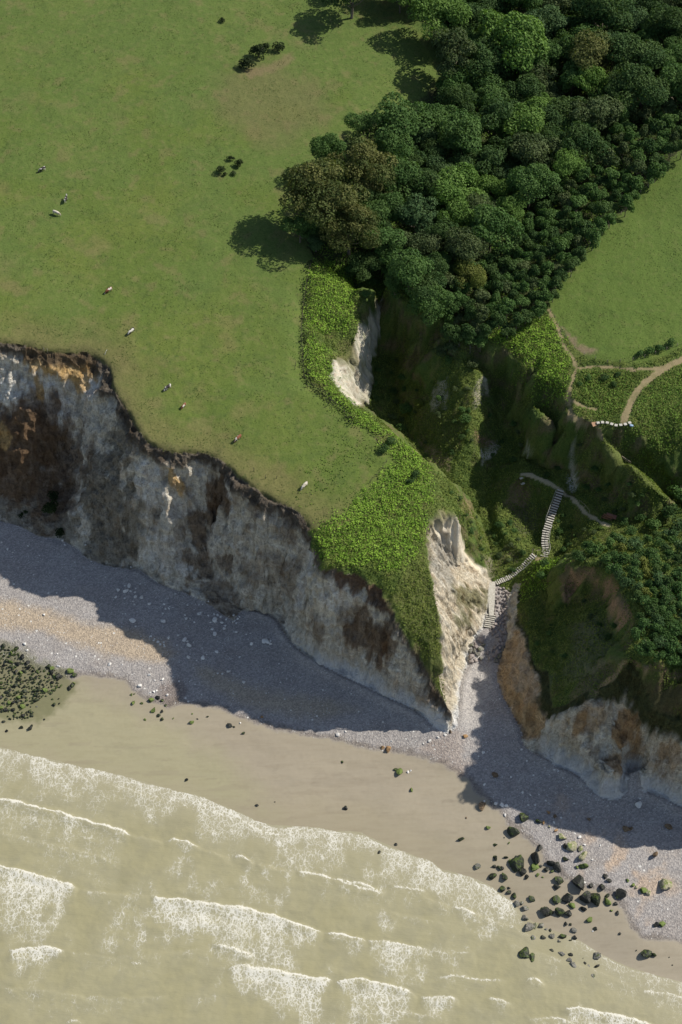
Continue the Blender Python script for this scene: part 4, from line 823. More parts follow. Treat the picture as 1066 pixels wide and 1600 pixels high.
NUM = ['first', 'second', 'third', 'fourth', 'fifth', 'sixth', 'seventh', 'eighth', 'ninth', 'tenth', 'eleventh', 'twelfth', 'thirteenth', 'fourteenth', 'fifteenth', 'sixteenth', 'seventeenth', 'eighteenth', 'nineteenth', 'twentieth']
def label_rows(items, zone, kindname, rowh=60):
    """say which one: row counted downwards in its zone, then place in the row from the left"""
    labs = {}; rows = {}
    v0 = min(v for u, v, *_ in items)
    for i, it in enumerate(items): rows.setdefault(int((it[1]-v0)//rowh), []).append(i)
    for n_, rk in enumerate(sorted(rows)):
        R_ = sorted(rows[rk], key=lambda i: items[i][0])
        for m_, i in enumerate(R_):
            c_ = (NUM[m_] if m_ < 20 else '%dth' % (m_+1))+' from the left'
            labs[i] = '%s, %s, %s row down, %s' % (kindname(items[i]), c_.replace('from the left', 'from left'), NUM[n_], zone)
    return labs
FINE = EDGE_R[:10]+[(1110,150),(1060,150),(1000,170),(950,215),(900,270),(850,320),(800,370),(740,420),(690,470)]
scr = fill(FINE, 11, 17, 5000, .54, 270, [])
FP = np.array(FINE, float)
placed += [t_ for t_ in scr]
for t_ in fill(WP, 26, 42, 3000, .50, 130)+fill(WP, 16, 25, 3000, .52, 80): scr.append(t_)
items = []
for (u, v, r) in scr:
    if r < 17.01: kd_ = prng.choice(['grey', 'mid', 'dark', 'mid', 'dark'])
    else: kd_ = prng.choice(['mid', 'dark', 'dark', 'blue', 'brown', 'bright', 'grey'], p=[.36, .32, .05, .08, .0, .07, .12])
    items.append((u, v, r, kd_))
KN = {'mid': 'mid green', 'dark': 'dark green', 'blue': 'blue green', 'brown': 'olive brown', 'bright': 'light green', 'grey': 'grey green', 'shrub': 'green', 'yellow': 'yellow green'}
small = [t_ for t_ in items if t_[2] < 17.01]; large = [t_ for t_ in items if t_[2] >= 17.01]
ls = label_rows(small, 'beside right-hand field', lambda t_: KN[t_[3]]+' scrub tree'); ll = label_rows(large, 'in the wood', lambda t_: KN[t_[3]]+' tree')
for i, (u, v, r, kd_) in enumerate(small):
    p, R_ = crown_at(u, v, r, 1.4); put(SCRUB[i % 4], p, prng.random()*6.28, R_/2.2, FM[kd_], ls[i], 'tree', 'scrub trees along the edge of the wood', R_/2.2*prng.uniform(.95, 1.35))
for i, (u, v, r, kd_) in enumerate(large):
    p, R_ = crown_at(u, v, r, 1.1); put(TREES[(i*3+1) % 4], p, prng.random()*6.28, R_/5.5, FM[kd_], ll[i], 'tree', 'trees of the wood', R_/5.5*prng.uniform(.9, 1.2))
# shrubs
BUSH = [(918,872),(930,850),(965,838),(1010,842),(1060,822),(1140,815),(1200,850),(1200,1080),(1066,1040),(1036,1026),(998,1022),(996,985),(1000,945),(978,912),(952,884)]
sh_ = fill(BUSH, 9, 15, 3000, .58, 190, [])
sh2 = [(u, v, r, ['shrub', 'shrub', 'mid', 'blue', 'dark', 'shrub', 'yellow'][i % 7] if not (i % 7 == 6 and i % 2) else 'shrub') for i, (u, v, r) in enumerate(sh_)]
lb = label_rows(sh2, 'right-hand clifftop thicket', lambda t_: KN[t_[3]]+' shrub', 30)
for i, (u, v, r, kd_) in enumerate(sh2):
    p, R_ = crown_at(u, v, r, .65); put(SHRUB[i % 4], p, prng.random()*6.28, R_/1.5, FM[kd_], lb[i], 'shrub', 'shrubs of the thicket above the right-hand cliff', R_/1.5*1.1)
MISC = [(386,101,13,'gorse','dark round gorse bush, lowest of the four in the pasture'),(404,82,14,'gorse','largest and darkest gorse bush, middle of the four in the pasture'),(415,75,9,'gorse','small gorse bush touching the largest one of the four'),(436,74,10,'gorse','gorse bush set apart to the right of the other three'),(348,31,5,'gorse','tiny dark bush alone near the top of the pasture'),
 (361,247,6,'gorse','dark upper bush of the thin thistle patch in the pasture'),(374,256,8,'gorse','right-hand dark bush of the thin thistle patch in the pasture'),(345,266,8,'gorse','left-hand low bush of the thin thistle patch in the pasture'),(366,270,5,'grey','small greyish bush at the foot of the thistle patch'),(352,272,4,'gorse','smallest bush at the bottom left of the thistle patch'),
 (79,796,15,'gorse','large dark bush growing on the scree under the left-hand cliff'),(84,775,9,'gorse','upper dark bush touching the large one on the scree'),(95,832,9,'gorse','dark bush below the large one at the foot of the scree'),(33,805,5,'gorse','small dark bush at the left foot of the cliff'),(40,800,4,'gorse','tiny dark bush beside the small one at the left foot of the cliff'),
 (634,640,12,'mid','leafy green shrub at the bottom of the shaded hollow'),(655,628,9,'yellow','yellow green shrub on the dark slope in the hollow'),(625,668,8,'mid','green shrub at the foot of the hollow beside the bracken'),
 (610,690,10,'dark','dark bush beside the bare soil near the fence corner'),(600,702,9,'dark','dark bush by the fence corner above the bracken'),(648,742,9,'dark','dark shrub in the bracken on the headland'),(640,752,7,'dark','small dark shrub in the bracken on the headland'),
 (722,640,7,'mid','green shrub on the lit spur, upper one'),(727,655,10,'mid','green shrub low on the lit spur beside the dark hollow'),(690,548,12,'grey','grey green shrub at the head of the lit spur'),(705,545,12,'grey','second grey green shrub at the head of the lit spur'),(700,562,9,'mid','green shrub on top of the lit spur'),(738,570,10,'grey','grey shrub high between the two hollows'),
 (1045,800,16,'dark','dark tree-like shrub in the deep gap at the right'),(1066,775,20,'mid','green shrub over the deep gap at the right edge'),(1020,822,14,'mid','green shrub at the end of the lower path'),(985,830,10,'shrub','low shrub over the lower path'),(1000,808,9,'shrub','green shrub on the spur above the lower path'),(975,815,8,'shrub','small green shrub above the lower path'),
 (880,860,7,'shrub','small shrub on the thin ridge below the steps'),(850,880,9,'shrub','bright shrub at the foot of the upper steps'),(905,868,12,'dark','dark shrub at the left end of the thicket'),(920,856,12,'shrub','green shrub at the left end of the thicket'),
 (845,900,9,'shrub','green shrub in the lit bracken by the lower steps'),(572,460,9,'mid','green bush on the rim of the chalk scar'),(583,440,10,'mid','green bush above the chalk scar'),(560,448,9,'dark','dark bush between bracken and chalk scar'),(548,425,12,'mid','bush at the upper end of the bracken strip'),
 (1015,548,8,'mid','dark green bush beside the field fence'),(1030,543,8,'shrub','green bush beside the field fence, middle one'),(1050,535,8,'mid','green bush beside the field fence near the frame edge'),(1000,553,7,'shrub','green bush beside the field fence, left end'),
 (945,590,7,'dark','dark bush in the triangle between the tracks'),(965,585,6,'dark','second dark bush in the triangle between the tracks'),(960,600,6,'dark','low dark bush in the triangle between the tracks'),(920,590,6,'mid','green bush in the triangle between the tracks'),(906,600,5,'mid','small bush beside the narrow path')]
for i, (u, v, r, kd_, lab) in enumerate(MISC):
    p, R_ = crown_at(u, v, r, .6); put(SHRUB[i % 4], p, prng.random()*6.28, R_/1.5, FM[kd_], lab, 'bush')
RAV = [[(640,640),(690,600),(735,600),(738,690),(700,720),(650,690)],[(575,560),(640,560),(660,620),(630,665),(590,640)],[(745,640),(840,640),(880,700),(870,745),(790,745),(745,720)],[(905,690),(960,705),(1020,770),(960,810),(900,770)],[(775,800),(840,850),(800,895),(770,880)],[(870,800),(940,825),(930,860),(870,860)],[(690,750),(745,800),(765,880),(745,870),(725,800)],[(830,940),(960,930),(960,1030),(870,1060),(830,1000)]]
for P_ in RAV:
    for (u, v, r) in fill(P_, 3.5, 7.5, 160, 1.25, 12, []):
        p, R_ = crown_at(u, v, r, .5); put(SHRUB[int(u) % 4], p, prng.random()*6.28, R_/1.5, FM[['shrub', 'mid', 'dark', 'grey'][int(v) % 4]], 'low green bramble clump growing on a grassy slope of the ravine', 'bush', 'low bramble clumps on the ravine slopes', R_/1.5*.8)
# ---------------------------------------------------------------- ground cover nobody could count
def cover(name, polys, dens, size, hmin, hmax, cols, label, seed, cls_ok=None, lump=.5, updir=.9, avoid=None):
    r = np.random.default_rng(seed); Cs = []
    for pts in polys:
        P_ = poly_w(pts) if not isinstance(pts, np.ndarray) else pts; a, b = P_.min(0), P_.max(0)
        n = int((b-a).prod()*dens); q_ = r.random((n, 2))*(b-a)+a; q_ = q_[inpoly(q_[:, 0]+2.0*fbm(q_[:, 0]*.35, q_[:, 1]*.35, 0, seed, 3)+.8*r.normal(size=n), q_[:, 1]+1.6*fbm(q_[:, 0]*.35, q_[:, 1]*.35, 0, seed+9, 3)+.8*r.normal(size=n), P_)]; Cs.append(q_)
    q_ = np.vstack(Cs)
    if cls_ok is not None:
        i = np.clip(np.searchsorted(GX, q_[:, 0])-1, 0, nx-2); j = np.clip(np.searchsorted(GY, q_[:, 1])-1, 0, ny-2)
        cg = cls.reshape(ny, nx); q_ = q_[np.isin(cg[j, i], cls_ok) & np.isin(cg[j+1, i+1], cls_ok)]
        i = np.clip(np.searchsorted(GX, q_[:, 0])-1, 0, nx-2); j = np.clip(np.searchsorted(GY, q_[:, 1])-1, 0, ny-2); q_ = q_[CHK.reshape(ny, nx)[j, i] < .3+.7*(r.random(len(q_)) < .04)]
    if avoid is not None: q_ = q_[avoid(q_[:, 0], q_[:, 1], r)]
    lm = fbm(q_[:, 0]*.45, q_[:, 1]*.45, 0, seed+3, 3); z0 = hgt(q_[:, 0], q_[:, 1])
    hh = hmin+(hmax-hmin)*(r.random(len(q_))**.5*(1-lump)+lump*np.clip(.5+lm, 0, 1))
    e_ = .25; gx_ = (hgt(q_[:, 0]+e_, q_[:, 1])-hgt(q_[:, 0]-e_, q_[:, 1]))/(2*e_); gy_ = (hgt(q_[:, 0], q_[:, 1]+e_)-hgt(q_[:, 0], q_[:, 1]-e_))/(2*e_)
    Nn = np.stack([-gx_, -gy_, np.ones(len(q_))*updir], 1); Nn /= np.linalg.norm(Nn, axis=1)[:, None]
    hh = hh/np.maximum(1, np.hypot(gx_, gy_))
    V_, F_ = leaves(np.c_[q_, z0+hh], Nn, np.full(len(q_), size), r)
    T_ = np.repeat(np.clip(.35*lm+r.normal(size=len(q_))*.14, -.5, .5), 4)
    o = mesh_np(name, V_, F_, foliage_mat(name+'_leaves', *cols), False, {'Tint': T_}); tag(o, label, name.replace('_', ' '), None, 'stuff'); return o
B_STRIP = [(490,412),(530,405),(556,432),(562,470),(553,500),(545,515),(500,522),(478,515),(474,480),(482,440)]
B_STRIP2 = [(477,525),(492,520),(512,556),(514,590),(535,615),(560,640),(600,675),(590,680),(560,665),(530,636),(500,606),(480,585),(475,555)]
B_HEAD = [(600,673),(628,688),(650,705),(672,735),(680,760),(668,790),(662,830),(655,865),(640,885),(610,895),(575,885),(540,882),(512,878),(492,850),(488,828),(520,808),(560,782),(590,750),(618,720),(600,700)]
B_RIGHT = [(800,505),(850,490),(862,500),(882,545),(893,570),(885,600),(882,640),(860,636),(838,600),(820,570),(800,545),(775,535),(750,535),(770,515)]
B_TRI = [(903,585),(930,580),(985,583),(1000,588),(975,620),(965,650),(935,655),(905,640),(893,625)]
B_SLOPE = [(1000,612),(1030,590),(1066,575),(1200,545),(1200,800),(1066,790),(1035,765),(1010,735),(985,712),(950,682),(985,668)]
B_LOW = [(835,880),(860,872),(890,876),(893,888),(870,905),(840,925),(815,935),(808,915),(825,897)]
B_E = [(690,745),(705,745),(735,785),(752,800),(765,870),(764,895),(752,880),(738,850),(728,805),(715,790),(690,775)]
cover('bracken', [B_STRIP, B_HEAD, B_RIGHT, B_STRIP2, B_LOW], 13, .21, .1, .75, ((.12, .23, .026), (.28, .44, .06)), 'bright green bracken covering the cliff top between fence and drop', 401)
cover('scattered_bracken', [[(470,800),(500,770),(560,745),(590,715),(575,690),(540,665),(520,700),(480,740),(455,785)]], 1.3, .2, .0, .3, ((.07, .14, .02), (.16, .24, .04)), 'thin scattered bracken where the pasture meets the headland scrub', 407, None, .6)
cover('undergrowth', [B_TRI, B_SLOPE, [(640,-40),(1200,-60),(1200,90),(1066,225),(870,440),(800,500),(700,520),(640,480),(560,430),(480,400),(450,370),(450,300),(560,200),(660,190),(700,120)]], 7, .21, .05, .8, ((.075, .15, .024), (.18, .29, .05)), 'green undergrowth on the right-hand slope and under the trees', 402, (5,))
WILD = [(480,400),(600,430),(700,505),(860,480),(900,560),(1066,540),(1250,480),(1250,1250),(1066,1180),(850,1130),(820,1060),(785,940),(760,900),(735,840),(700,1110),(660,1050),(610,950),(505,885),(480,800),(560,780),(470,600)]
cover('rough_grass', [WILD], 15, .17, .0, .55, ((.075, .118, .022), (.21, .26, .062)), 'rough tussocky grass on the slopes of the ravine and headlands', 403, (5,), .3, .6)
cover('low_herbs', [B_TRI+[], B_E, [(640,885),(665,870),(680,920),(690,985),(697,1060),(668,1045),(640,990),(620,930)]], 9, .17, .0, .35, ((.07, .12, .018), (.19, .22, .05)), 'low yellowish herbs on the ridge of the headland and by the tracks', 404, (5,))
tuf = lambda x_, y_, r: (fbm(x_*.12, y_*.12, 0, 70, 4)+.5*fbm(x_*.9, y_*.9, 0, 71, 2) +.35*r.normal(size=len(x_)) > .33-.25*sstep(9, 1, dline(x_, y_, WE)))
cover('grass_tussocks', [PAST_W[:-3][np.r_[0:18, 18:len(PAST_W)-3]] if False else np.vstack([PAST_W[:-3], [[-110, 470], [-110, 305]]]), PAST_E], 3.0, .14, .0, .10, ((.038, .072, .014), (.085, .125, .03)), 'darker tussocks dotting the grazed pasture', 405, (2, 3), .3, .9, tuf)

cover('hedge_weeds', [[(488,408),(491,412),(483,440),(477,480),(474,520),(476,560),(478,590),(500,608),(532,637),(560,664),(556,666),(528,640),(498,613),(474,594),(472,560),(470,520),(472,480),(479,440)]], 24, .22, .1, 1.0, ((.014, .024, .010), (.045, .060, .022)), 'dark weeds and brambles growing through the old pasture fence', 406, None, .3, .6)
# ---------------------------------------------------------------- boulders
def ico(sub=3):
    bm = __import__('bmesh').new(); __import__('bmesh').ops.create_icosphere(bm, subdivisions=sub, radius=1.0)
    V_ = np.array([v.co[:] for v in bm.verts]); F_ = np.array([[v.index for v in f.verts] for f in bm.faces]); bm.free(); return V_, F_
IV, IF = ico(3)
def rock_v(seed, flat=.65, cuts=13):
    r = np.random.default_rng(seed); V_ = IV*(1+.30*fbm(IV[:, 0]*1.3+seed, IV[:, 1]*1.3, IV[:, 2]*1.3, seed % 7, 3))[:, None]
    for _ in range(cuts):
        d = r.normal(size=3); d /= np.linalg.norm(d); h_ = r.uniform(.42, .80); s_ = V_@d; k_ = s_ > h_; V_[k_] -= ((s_[k_]-h_)*.92)[:, None]*d
    V_ *= 1+.09*fbm(IV[:, 0]*4+seed, IV[:, 1]*4, IV[:, 2]*4, 3, 2)[:, None]
    return V_*[1.0, r.uniform(.6, .88), flat]
def rock_mat(name, a, b, top=None, k=.5, sc=1.5, rough=.75):
    q = NT(name); g_ = q.n('ShaderNodeTexCoord').outputs['Object']; oi = q.n('ShaderNodeObjectInfo').outputs['Random']
    ad = q.n('ShaderNodeVectorMath', operation='ADD'); q.l(q.pos(), ad.inputs[0])
    n0 = q.noise(q.pos(), sc*2, 6, .7); n1_ = q.noise(q.pos(), sc*.9, 4, .6); c = q.mix(q.ramp(n0, .35, .68), a, b)
    c = q.mix(q.ramp(oi, 0, 1, 0, .4), c, q.mix(1, c, (.7, .68, .66), 'MULTIPLY'))
    if top: 
        nz = q.n('ShaderNodeSeparateXYZ'); q.l(q.n('ShaderNodeNewGeometry').outputs['Normal'], nz.inputs[0])
        c = q.mix(q.math('MULTIPLY', q.ramp(q.math('ADD', q.math('MULTIPLY', nz.outputs[2], .35), n1_), .95-k*.3, 1.05-k*.3), .95), c, top)
    return q.out(c, rough, q.bump(n0, .8, .12))
RM = {'weed': rock_mat('weedy_rock', (.016, .020, .014), (.045, .055, .034), (.065, .095, .022), .55, rough=.55), 'dark': rock_mat('dark_wet_rock', (.012, .014, .013), (.040, .042, .036), (.05, .07, .022), .2, rough=.5),
      'green': rock_mat('green_weed', (.035, .055, .018), (.10, .14, .035), (.14, .19, .05), .9), 'pale': rock_mat('pale_mossy_chalk', (.26, .25, .15), (.45, .42, .30), (.16, .20, .06), .55),
      'chalk': rock_mat('chalk_block', (.70, .69, .66), (.82, .81, .78)), 'brown': rock_mat('brown_rock', (.11, .075, .045), (.26, .19, .12)), 'orange': rock_mat('orange_rock', (.30, .17, .07), (.45, .30, .16)),
      'grey': rock_mat('grey_rock', (.10, .10, .085), (.28, .27, .24), (.10, .12, .05), .3), 'armour': rock_mat('pinkish_armour_rock', (.22, .195, .18), (.44, .39, .37))}
RME = []
for i in range(10): RME.append(rock_v(500+i, .62 if i < 7 else .8))
RMESH = []
for i, v_ in enumerate(RME):
    me = bpy.data.meshes.new('boulder'); me.from_pydata([tuple(a) for a in v_], [], [list(map(int, f)) for f in IF]); me.polygons.foreach_set('use_smooth', np.full(len(IF), False)); me.materials.append(RM['weed']); RMESH.append(me)
rrk = random.Random(5)
def rock(u, v, rpx, kd_, label, group=None, name='boulder', sink=.22, sz=1.0, cat='boulder'):
    p = hit(u, v, 0.0) ; R_ = rpx/pxscale(p); i = rrk.randrange(10)
    o = bpy.data.objects.new(name, RMESH[i]); C.objects.link(o); z_ = float(hgt(p[0], p[1]))
    p = hit(u, v, R_*.25); z_ = float(hgt(p[0], p[1]))
    o.location = (p[0], p[1], z_+R_*(.62*sz)*.5-R_*sink*.3); o.rotation_euler = (rrk.uniform(-.25, .25), rrk.uniform(-.25, .25), rrk.uniform(0, 6.28)); o.scale = (R_*1.08, R_*1.08, R_*sz)
    o.material_slots[0].link = 'OBJECT'; o.material_slots[0].material = RM[kd_]; tag(o, label, cat, group); return o
G4 = 'boulders scattered on the lower right beach'
KW = {'weed': 'weed-covered', 'dark': 'black wet', 'green': 'green weedy', 'pale': 'pale mossy', 'chalk': 'white chalk', 'brown': 'brown', 'orange': 'orange', 'grey': 'grey', 'armour': 'pinkish grey'}
R4 = """45 95 28 brown|260 160 32 weed|335 178 20 weed|365 185 12 orange|390 132 14 orange|425 150 16 brown|75 210 15 green|215 230 40 weed|115 300 13 weed|185 290 8 green|160 262 5 dark|345 315 20 dark|115 368 17 weed|25 410 21 grey|108 412 14 dark|130 418 15 weed|145 422 15 dark|98 468 26 weed|160 467 27 weed|170 365 14 weed|325 368 42 dark|195 385 18 green|230 400 44 weed|255 440 26 dark|318 412 25 green|350 410 10 dark|278 468 16 dark|335 455 12 green|360 468 7 green|405 395 30 dark|435 412 32 dark|382 430 20 dark|412 436 13 weed|480 375 20 weed|447 482 25 weed|435 520 22 dark|550 500 50 dark|490 570 36 dark|582 575 40 dark|635 580 44 weed|430 583 30 weed|610 512 16 dark|665 518 23 dark|770 555 38 dark|685 462 15 dark|708 487 18 dark|575 410 30 green|540 415 12 green|570 356 38 pale|555 322 20 pale|580 300 9 chalk|508 308 36 pale|475 305 20 dark|462 260 26 pale|430 225 13 orange|395 205 9 pale|552 258 10 chalk|420 183 9 chalk|975 492 12 chalk|995 508 42 pale|885 540 26 green|908 548 20 pale|830 510 14 green|848 522 12 pale|802 485 12 green|705 600 24 green|740 608 13 dark|695 565 16 weed|690 580 10 green|512 615 22 green|573 632 22 dark|375 650 34 dark|405 650 22 weed|455 645 34 weed|492 655 24 dark|605 685 21 green|635 737 13 dark|718 642 9 green|750 655 14 dark|762 763 9 dark|955 715 20 dark|982 716 22 green|905 866 36 weed|935 872 22 weed|480 711 13 dark|505 714 9 dark|150 530 20 weed|185 525 10 dark|185 545 14 dark|215 568 20 weed|222 602 22 grey|252 605 14 grey|268 632 22 grey|270 680 22 grey|290 728 34 grey|325 718 22 pale|355 722 20 grey|378 738 10 grey|305 580 19 weed|315 785 17 grey|362 780 17 dark|412 775 18 grey|465 775 22 weed|445 800 13 grey|400 746 11 dark|520 745 20 grey|527 785 15 dark|505 797 9 dark|272 862 40 weed|305 880 32 weed|170 808 16 weed|150 832 9 grey|190 805 8 grey|45 880 12 dark|70 888 8 dark|405 848 15 dark|460 865 21 grey|503 869 15 dark|500 900 22 grey|522 925 26 grey|545 945 10 grey|582 915 14 dark|600 928 12 grey|640 880 24 grey|643 930 18 dark|622 975 18 grey|555 965 7 dark|665 990 9 grey|685 1020 9 pale|570 890 7 dark|800 216 24 brown|820 218 14 brown|1015 205 24 brown|858 92 23 chalk|600 168 13 brown|1035 926 5 dark|1018 885 4 dark|848 848 5 dark|252 798 5 dark|620 750 5 chalk|340 38 6 chalk|375 70 7 chalk|600 78 6 chalk|285 92 7 chalk|322 93 8 chalk|115 85 12 chalk|145 92 16 chalk|172 96 12 chalk|165 145 11 chalk|455 158 7 chalk|620 378 7 chalk|660 302 7 chalk|255 25 8 chalk"""
SP = {'635 580': 'biggest boulder of the dark pile, green-topped, on the lower right beach', '550 500': 'tall black boulder, back of the biggest dark pile on the lower right beach', '582 575': 'black boulder in the front middle of the biggest dark pile', '490 570': 'black boulder at the left side of the biggest dark pile', '272 862': 'large mossy boulder standing alone in the surf, its left half', '305 880': 'large mossy boulder in the surf, lower right half of the pair', '995 508': 'pale boulder with green moss on shingle near the right edge', '905 866': 'long weedy boulder on wet sand near the waterline at the right', '935 872': 'right-hand end block of the long weedy boulder at the right waterline', '858 92': 'white chalk boulder on shaded shingle beside the right-hand cliff notch', '770 555': 'lone black boulder on shingle right of the biggest dark pile', '955 715': 'dark half of the green-tipped boulder at lower right', '982 716': 'green half of the dark boulder at lower right', '45 95': 'brown boulder on the sand left of the white chalk scatter', '260 160': 'weedy boulder with pointed top below the white chalk scatter', '215 230': 'mossy wedge-shaped boulder on the sand edge under the chalk scatter', '325 368': 'black boulder above the green rock row', '25 410': 'upright grey boulder alone on the sand, leftmost on the right-hand beach'}
r4 = []
for t_ in R4.split('|'):
    a = t_.split(); r4.append((740+float(a[0])/3.331, 1230+float(a[1])/3.331, float(a[2])/3.331, a[3], a[0]+' '+a[1]))
def rowlab(items, zone, rowh, w_='rock', cat_=None):
    out_ = {}; rows = {}; v0 = min(t_[1] for t_ in items)
    for i, t_ in enumerate(items): rows.setdefault(int((t_[1]-v0)//rowh), []).append(i)
    for n_, rk in enumerate(sorted(rows)):
        for m_, i in enumerate(sorted(rows[rk], key=lambda i: items[i][0])):
            out_[i] = '%s %s, %s from left in %s band down, %s' % (KW[items[i][3]], w_, NUM[m_] if m_ < 20 else '%dth' % (m_+1), NUM[n_], zone)
    return out_
lab4 = rowlab(r4, 'lower right beach', 22)
for i, (u, v, r, kd_, key_) in enumerate(r4): rock(u, v, max(r, 1.0), kd_, SP.get(key_, lab4[i]), G4)
u_, v_ = 740+947/3.331, 1230+352/3.331; o = rock(u_, v_, 8, 'brown', 'tall pointed tan boulder standing on shingle at the edge of the cliff shadow', None, sz=1.9); o.scale = (.95, .8, 2.1); o.rotation_euler = (.1, .25, .3)
R1 = """555 395 11 green|630 385 15 green|660 372 13 dark|675 385 9 weed|590 396 8 green|640 425 15 green|660 445 11 weed|675 430 9 dark|677 463 10 weed|548 360 7 green|560 358 5 green|800 440 5 green|798 475 12 green|823 462 5 dark|865 452 6 weed|958 488 12 dark|975 495 6 weed|1015 519 9 weed|722 460 5 green|290 265 19 green|310 278 12 weed|240 287 17 dark|203 245 13 weed|300 320 12 weed|290 335 13 dark|308 313 9 green|225 403 10 weed|247 397 5 dark|245 378 5 dark|218 380 5 weed|185 463 6 dark|125 500 13 dark|133 490 8 weed|90 497 10 dark|28 510 9 dark|15 472 9 dark|777 715 9 dark|155 410 5 grey|605 465 6 green|690 405 7 weed|553 50 13 chalk|456 232 10 chalk|184 27 7 chalk|104 148 9 chalk|115 176 7 chalk|580 326 11 chalk|627 352 5 chalk|643 348 6 chalk|698 362 6 chalk|645 302 5 chalk|678 296 8 chalk|620 275 5 chalk|645 128 5 chalk|660 140 6 chalk|684 153 6 chalk|625 118 4 chalk|240 240 6 chalk|238 190 4 chalk|248 243 6 chalk|510 235 4 chalk|1000 478 5 chalk"""
r1 = [(float(a)/2.665, 950+float(b)/2.665, float(c)/2.665, k_) for a, b, c, k_ in (t_.split() for t_ in R1.split('|'))]
lab1 = rowlab(r1, 'upper left beach', 22)
for i, (u, v, r, kd_) in enumerate(r1): rock(u, v, max(r, 1.1), kd_, lab1[i], 'small rocks scattered on the left beach')
R6 = """85 210 16|63 240 17|90 243 9|18 236 12|120 275 11|160 280 14|202 317 12|5 277 11|108 303 7|120 248 8|115 320 6|290 320 9|320 345 9|300 348 7|345 340 6|325 333 6|432 323 10|105 415 18|290 418 18|500 378 14|512 370 8|425 404 12|445 404 6|472 427 8|417 385 7|592 413 18|635 430 12|648 465 11|578 468 9|568 428 7|593 498 15|720 486 10|655 447 8|375 505 9|410 533 18|440 562 18|430 540 8|318 520 10|322 510 5|433 635 15|522 640 15|605 603 12|675 720 13|612 730 8|765 782 11|810 553 12|885 543 17|908 545 15|925 538 8|780 500 5|805 493 5|205 740 9|212 735 6|283 765 8|145 805 13|245 835 8|310 860 9|660 410 7|700 425 6|555 388 7|590 380 8|500 322 7|520 321 5|555 303 5|465 545 6|485 655 5|215 510 6|230 535 6|250 545 7|270 558 7|295 570 7|290 545 5|203 520 4|470 352 4|235 240 4|150 198 5|45 678 5|443 780 4|345 750 4|975 672 5|730 405 8|720 432 7|715 415 6|740 395 7|628 395 7|610 385 9|680 392 6|705 385 8"""
r6 = [(180+float(a)/3.807, 860+float(b)/3.807, float(c)/3.807, 'chalk') for a, b, c in (t_.split() for t_ in R6.split('|'))]
r6 += [(20,863,1.6,'chalk'),(12,858,2.2,'chalk'),(62,868,1.4,'chalk'),(134,851,1.8,'chalk'),(165,902,2.0,'chalk'),(44,853,1.6,'chalk'),(98,844,2.5,'chalk'),(101,851,2.0,'chalk'),(205,886,2,'chalk'),(528,1148,3.6,'chalk'),(540,1143,2,'chalk'),(598,1128,2.5,'chalk'),(416,1001,5,'chalk'),(423,1006,3,'chalk'),(672,1157,3,'chalk'),(684,1152,2,'chalk'),(696,1148,2,'chalk'),(662,1162,1.6,'chalk'),(755,1176,3,'chalk'),(748,1182,1.6,'chalk'),(757,1226,2.2,'chalk'),(799,1214,2,'chalk'),(816,1238,2.4,'chalk'),(829,1242,2,'chalk'),(757,1252,2,'chalk'),(740,1140,1.5,'chalk'),(760,1160,1.4,'chalk'),(637,1206,2.6,'chalk'),(642,1204,1.8,'chalk'),(612,1158,1.6,'chalk'),(505,1078,1.8,'chalk'),(455,1110,1.8,'chalk')]
lab6 = rowlab(r6, 'shingle under the left cliff', 22, 'block')
for i, (u, v, r, kd_) in enumerate(r6): rock(u, v, max(r*1.12, 1.2), kd_, lab6[i], 'white chalk blocks fallen on the shingle', name='chalk_block', cat='chalk block')
for a in [(773,1210,7,'brown','round brown boulder alone in the cliff shadow below the ravine mouth'),(625,1205,8,'green','flat green weedy rock beside a white pebble on the sand, middle'),(618,1202,4,'weed','small weedy rock left of the flat green rock'),(643,1234,4,'green','small green rock on the open sand below the flat green rock'),(540,1263,4.5,'dark','dark rock on the open sand at mid beach'),(619,1319,3,'dark','small dark rock at the foam edge, right of the other one'),(592,1332,4,'dark','small dark rock inside the foam edge'),(721,1311,6,'weed','weedy rock on the sand left of the boulder field'),(729,1278,2,'brown','tiny brown stone on the sand above the weedy rock'),(402,1258,2.6,'dark','tiny dark rock on wet sand near the swash line'),(430,1253,1.4,'dark','tiniest dark stone on wet sand near the swash line'),(535,1191,3,'weed','small mossy rock alone on the upper sand'),(704,1143,4,'brown','brown stone at the very foot of the headland tip'),(727,1151,5,'orange','flat orange stone on shingle near the headland tip'),(607,1170,7,'orange','flat orange slab on the edge of sand and shingle'),(598,1168,4,'orange','small orange stone left of the flat orange slab'),(409,1120,3,'orange','small yellowish stone on the shingle edge, middle left')]:
    rock(a[0], a[1], a[2], a[3], a[4])
# the weedy heap at the left edge
hp = []; HEAP = np.array([(-25,1000),(5,1008),(25,1012),(45,1035),(60,1045),(78,1040),(100,1055),(96,1072),(78,1085),(62,1095),(48,1100),(52,1118),(36,1124),(12,1124),(2,1112),(-25,1115)], float)
for _ in range(12000):
    u, v = prng.uniform(-25, 105), prng.uniform(1000, 1126)
    if not inpoly(np.array([u]), np.array([v]), HEAP)[0]: continue
    r = 1.7+3.8*prng.random()**2.0
    if all((u-a)**2+(v-b)**2 > (.55*(r+c))**2 for a, b, c, *_ in hp): hp.append((u, v, r, prng.choice(['weed', 'dark', 'green'], p=[.38, .4, .22])))
    if len(hp) >= 420: break
hp.sort(key=lambda t_: -t_[2])
for (u, v, r, kd_) in hp[:58]: rock(u, v, r, kd_, 'seaweed-covered boulder in the crowded heap at the left edge of the beach', 'seaweed-covered boulders heaped at the left edge')
Vh, Fh, off = [], [], 0
